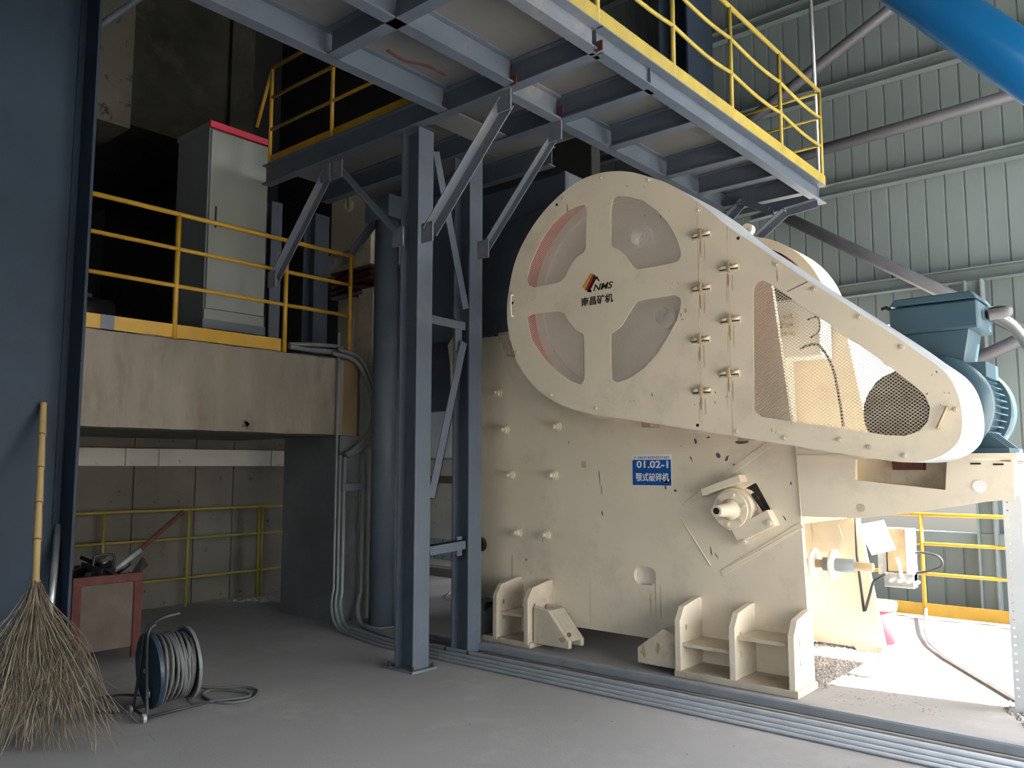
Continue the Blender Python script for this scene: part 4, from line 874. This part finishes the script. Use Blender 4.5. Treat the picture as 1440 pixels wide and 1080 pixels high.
stones('gravel_pile', 60, lambda: (random.uniform(-6,-1), random.uniform(3,5)), 'few grit crumbs on the open dusty floor', .003, .01, 9)
q = W(620, 870, Z=0); 
dr_ = thing('ash_drum', 'small dark bent-top drum left of the first foot bracket', 'drum', (-5.35, 5.85, 0))
MB().cyl((-5.37,5.9,.02), (-5.37,5.9,.34), .10, 24).build('body', 'flex', dr_); MB().ring((-5.37,5.9,.34), (0,1,0), .06, .1, .18, 24, 0, PI).build('hood', 'dark', dr_)
q = W(672, 766, Y=6.0); tag(MB().ring((q.x, 6.03, q.z), (0,1,0), .03, .07, .05, 24).build('rubber_ring', 'black'), 'black rubber ring at the left edge of the side plate', 'ring')

# ================================================================ LEFT FOREGROUND
# rusty red bin with tools
bn = thing('tool_bin', 'rusty red steel bin on legs beside the left column, full of tools', 'bin', (-7.3, 3.05, 0))
MB().box(-6.962, -6.95, 2.82, 3.24, .12, .65).build('front_panel', 'binp', bn)
MB().box(-6.965, -6.935, 2.75, 3.31, .65, .72).build('top_rail', 'rust', bn, .003)
MB().box(-6.965, -6.935, 2.75, 2.82, 0, .65).build('post', 'rust', bn, .003); MB().box(-6.965, -6.935, 3.24, 3.31, 0.03, .65).build('post', 'rust', bn, .003)
MB().box(-7.7, -6.97, 3.28, 3.31, .12, .70).build('side_panel', 'rust', bn); MB().box(-7.7, -6.97, 2.89, 2.91, .12, .70).build('side_panel', 'rust', bn)
MB().box(-7.7, -7.68, 2.9, 3.3, .12, .70).build('back_panel', 'rust', bn); MB().box(-7.69, -6.97, 2.9, 3.29, .12, .14).build('bottom', 'rust', bn)
MB().box(-7.7, -7.64, 2.89, 2.95, 0, .12).build('post', 'rust', bn); MB().box(-7.7, -7.64, 3.25, 3.31, 0, .12).build('post', 'rust', bn)
random.seed(5); jk = MB()
for i in range(40):
    c = Vector((random.uniform(-7.62,-7.02), random.uniform(2.95,3.22), random.uniform(.66,.78))); d = Vector((random.uniform(-1,1), random.uniform(-1,1), random.uniform(-.3,.5))).normalized()*random.uniform(.03,.12)
    jk.obox(c-d, c+d, random.uniform(.01,.05), random.uniform(.01,.04))
jk.box(-7.66, -6.98, 2.93, 3.26, .14, .69)
o = jk.build('scrap_fill', 'black'); o['kind'] = 'stuff'; tag(o, 'tangle of black scrap filling the red bin', 'scrap')
sh = thing('shovel', 'rust-red handled shovel leaning up right out of the bin', 'shovel', tuple(W(165,805,X=-7.2)))
MB().tube([W(257,720,X=-7.25), W(197,773,X=-7.2)], .02, 12).build('handle', 'rust', sh)
MB().tube([W(197,773,X=-7.2), W(152,810,X=-7.15)], .024, 12).build('socket', 'gconduit', sh)
b = MB().add([W(*p_, X=X_2) for p_, X_2 in (((200,783),-7.2),((183,808),-7.15),((208,795),-7.25),((195,806),-7.1))], [(0,1,3,2)]); b.add([v+Vector((.012,0,.004)) for v in b.v[:4]], [(0,1,3,2)]); b.build('blade', 'dark', sh)
hd = thing('generator_handle', 'black tube handle with chrome knob standing in the red bin', 'handle', tuple(W(145,795,X=-7.1)))
MB().tube(smooth([W(131,800,X=-7.1), W(132,786,X=-7.1), W(138,781,X=-7.1), W(156,780,X=-7.1), W(161,784,X=-7.1), W(161,802,X=-7.1)], 4), .011, 10).build('hoop', 'black', hd)
MB().cyl(W(146,789,X=-7.12), W(151,795,X=-7.12), .022, 14).build('knob', 'galv', hd)

# cable reel
re = thing('cable_reel', 'blue steel cable reel on a stand, wound with grey cable', 'cable reel', (-5.3, 2.75, 0))
rc_ = Vector((-5.34, 2.62, .29)); rax = Vector((.12, 1, .06)).normalized()
def disc(c, r, w_, nm, m): MB().cyl(c-rax*w_/2, c+rax*w_/2, r, 40).build(nm, m, re)
disc(rc_, .235, .012, 'front_disc', 'reel'); MB().ring(rc_, rax, .225, .24, .025, 48).build('disc_rim', 'reel', re)
disc(rc_+rax*.24, .235, .01, 'rear_disc', 'reel'); MB().ring(rc_+rax*.24, rax, .225, .24, .02, 48).build('disc_rim', 'flex', re)
random.seed(8); u = rax.cross(Vector((0,0,1))).normalized(); v = rax.cross(u); cabs = MB(); path = []
for i in range(24*28):
    a = 2*PI*i/28; k = i/28; off_ = .02+.2*abs((k/8) % 2-1); r = .165+.0022*k+.006*math.sin(a*3+k)
    path.append(rc_+rax*(off_+.012*math.sin(a+k))+(u*math.cos(a)+v*math.sin(a))*r)
cabs.tube(path, .0095, 8)
cabs.build('wound_cable', 'cable', re)
MB().cyl(rc_, rc_+rax*.24, .14, 24).build('drum', 'dark', re)
for s_ in (-1, 1):
    base = rc_-rax*.05+u*s_*.13; base.z = .03
    MB().tube(smooth([base, rc_-rax*.04+u*s_*.07+Vector((0,0,.0)), rc_-rax*.03+u*s_*.03+Vector((0,0,.24)), rc_+rax*.02+u*s_*.02+Vector((0,0,.29))], 5), .010, 10).build('stand_tube', 'dark', re)
MB().tube(smooth([rc_+rax*.02-u*.02+Vector((0,0,.29)), rc_+rax*.08+Vector((0,0,.32)), rc_+rax*.18+Vector((0,0,.33))], 5), .013, 10).build('grip', 'dark', re)
p0 = rc_-rax*.05+u*.13; p0.z = .03; p1 = rc_-rax*.05-u*.13; p1.z = .03
MB().cyl(p0, p0+rax*.4, .010, 10).build('skid', 'dark', re); MB().cyl(p1, p1+rax*.4, .010, 10).build('skid', 'dark', re); MB().cyl(p0-u*.0, p1, .009, 10).build('skid', 'dark', re)
for p_ in (p0, p1): MB().ring(p_+Vector((0,-.02,0)), rax, .012, .03, .02, 20).build('foot_ring', 'gconduit', re)
MB().box(rc_.x-.05, rc_.x+.0, rc_.y-.02, rc_.y-.008, rc_.z-.02, rc_.z+.0).build('socket_plate', 'galv', re)
MB().cyl(rc_-rax*.02+Vector((.02,0,-.14)), rc_-rax*.006+Vector((.02,0,-.14)), .03, 16).build('socket', 'galv', re)
tag(MB().tube(smooth([W(278,965,Z=.03), W(310,967,Z=.012), W(345,966,Z=.012), W(362,972,Z=.012), W(350,984,Z=.012), W(310,988,Z=.012), W(285,978,Z=.012), W(300,970,Z=.02), W(345,974,Z=.02), W(348,980,Z=.02), W(315,984,Z=.02), W(270,988,Z=.012), W(262,975,Z=.03)], 8), .010, 8).build('loose_cable', 'cable'), 'loose loop of grey cable on the floor right of the reel', 'cable')
tag(MB().tube(smooth([W(198,978,Z=.012), W(170,977,Z=.01), W(130,983,Z=.01), W(95,990,Z=.01)], 6), .008, 8).build('loose_cable', 'dark'), 'upper dark cable trailing left from the reel to the broom', 'cable')
tag(MB().tube(smooth([W(190,999,Z=.012), W(165,1002,Z=.01), W(130,1002,Z=.01)], 6), .008, 8).build('loose_cable', 'dark'), 'lower short dark cable lying left of the reel', 'cable')

# bamboo broom
bh = W(50, 815, X=-6.35); bt = W(61, 568, X=-7.15)
bb = thing('bamboo_broom', 'twig broom with bamboo handle leaning on the dark column', 'broom', (bh.x+.5, bh.y-.2, 0))
d = bt-bh; nn = 5; pts = []; rs = []; nd = MB()
for i in range(nn+1):
    p_ = bh+d*(i/nn); 
    if i: pts += [p_-d.normalized()*.012, p_]; rs += [.024, .029]
    else: pts.append(p_); rs.append(.024)
    if 0 < i < nn: nd.tube([p_-d.normalized()*.006, p_+d.normalized()*.006], .031, 14)
MB().tube([bh-d.normalized()*.22]+pts, [.02]+rs, 16).build('handle', 'bamboo', bb); nd.build('handle_nodes', 'node', bb)
random.seed(4); tw = MB(); tight = bh+(bh-bt).normalized()*.2
dirn = Vector((.55, -.12, -.72)); side = _R.copy()
tw2 = MB()
for i in range(400):
    a = random.gauss(0, .42); a = max(-.95, min(.95, a)); dep = random.uniform(-.12, .16)
    s0 = tight+Vector((random.gauss(0,.012), random.gauss(0,.012), 0))-(bh-bt).normalized()*random.uniform(-.02,.2)
    ln = random.uniform(.6, 1.0)
    ex = Vector(W(50, 1062, Z=.0)); end = s0+(ex-s0)*ln+side*(a*.62*ln)+Vector((dep*.8, dep, 0))*ln
    end.z = max(end.z, .004+random.random()*.02)
    q1 = s0+(ex-s0)*.25*ln+side*(a*.15); q2 = s0+(ex-s0)*.6*ln+side*(a*.38)+Vector((random.gauss(0,.012), random.gauss(0,.012), 0))
    path = smooth([s0, q1, q2, end+Vector((random.gauss(0,.02), random.gauss(0,.02), 0))], 3)
    path = [Vector((q_.x, q_.y, max(q_.z, .005)))+Vector((random.gauss(0,.003), random.gauss(0,.003), 0)) for q_ in path]
    (tw2 if i % 5 == 0 else tw).tube(path, [(.006 if i % 5 == 0 else .0036)*(1-.7*k/len(path)) for k in range(len(path))], 5, False)
    for _ in range(2):
        k = random.randint(3, len(path)-2); e = path[k]+(path[-1]-path[k]).normalized()*random.uniform(.06,.2)+side*random.gauss(0,.06); e.z = max(e.z, .004)
        tw.tube([path[k], (path[k]+e)/2+Vector((0,0,.005)), e], [.0018,.0015,.0008], 3, False)
tw.build('twigs', 'twig', bb, kind='stuff'); tw2.build('twigs', 'twig_l', bb, kind='stuff')
for k in range(3):
    c = tight+(tight-bh).normalized()*(-.10+k*.10); MB().ring(c, (bh-bt), .028, .036+.01*k, .012, 20).build('binding', 'node', bb)
a, b_ = W(82, 738, X=-7.15), W(68, 892, X=-6.85)
tag(MB().cyl(a, b_+(b_-a).normalized()*.12, .026, 16).build('galvanised_pipe', 'galv'), 'short dull galvanised pipe leaning on the column behind the broom', 'pipe')
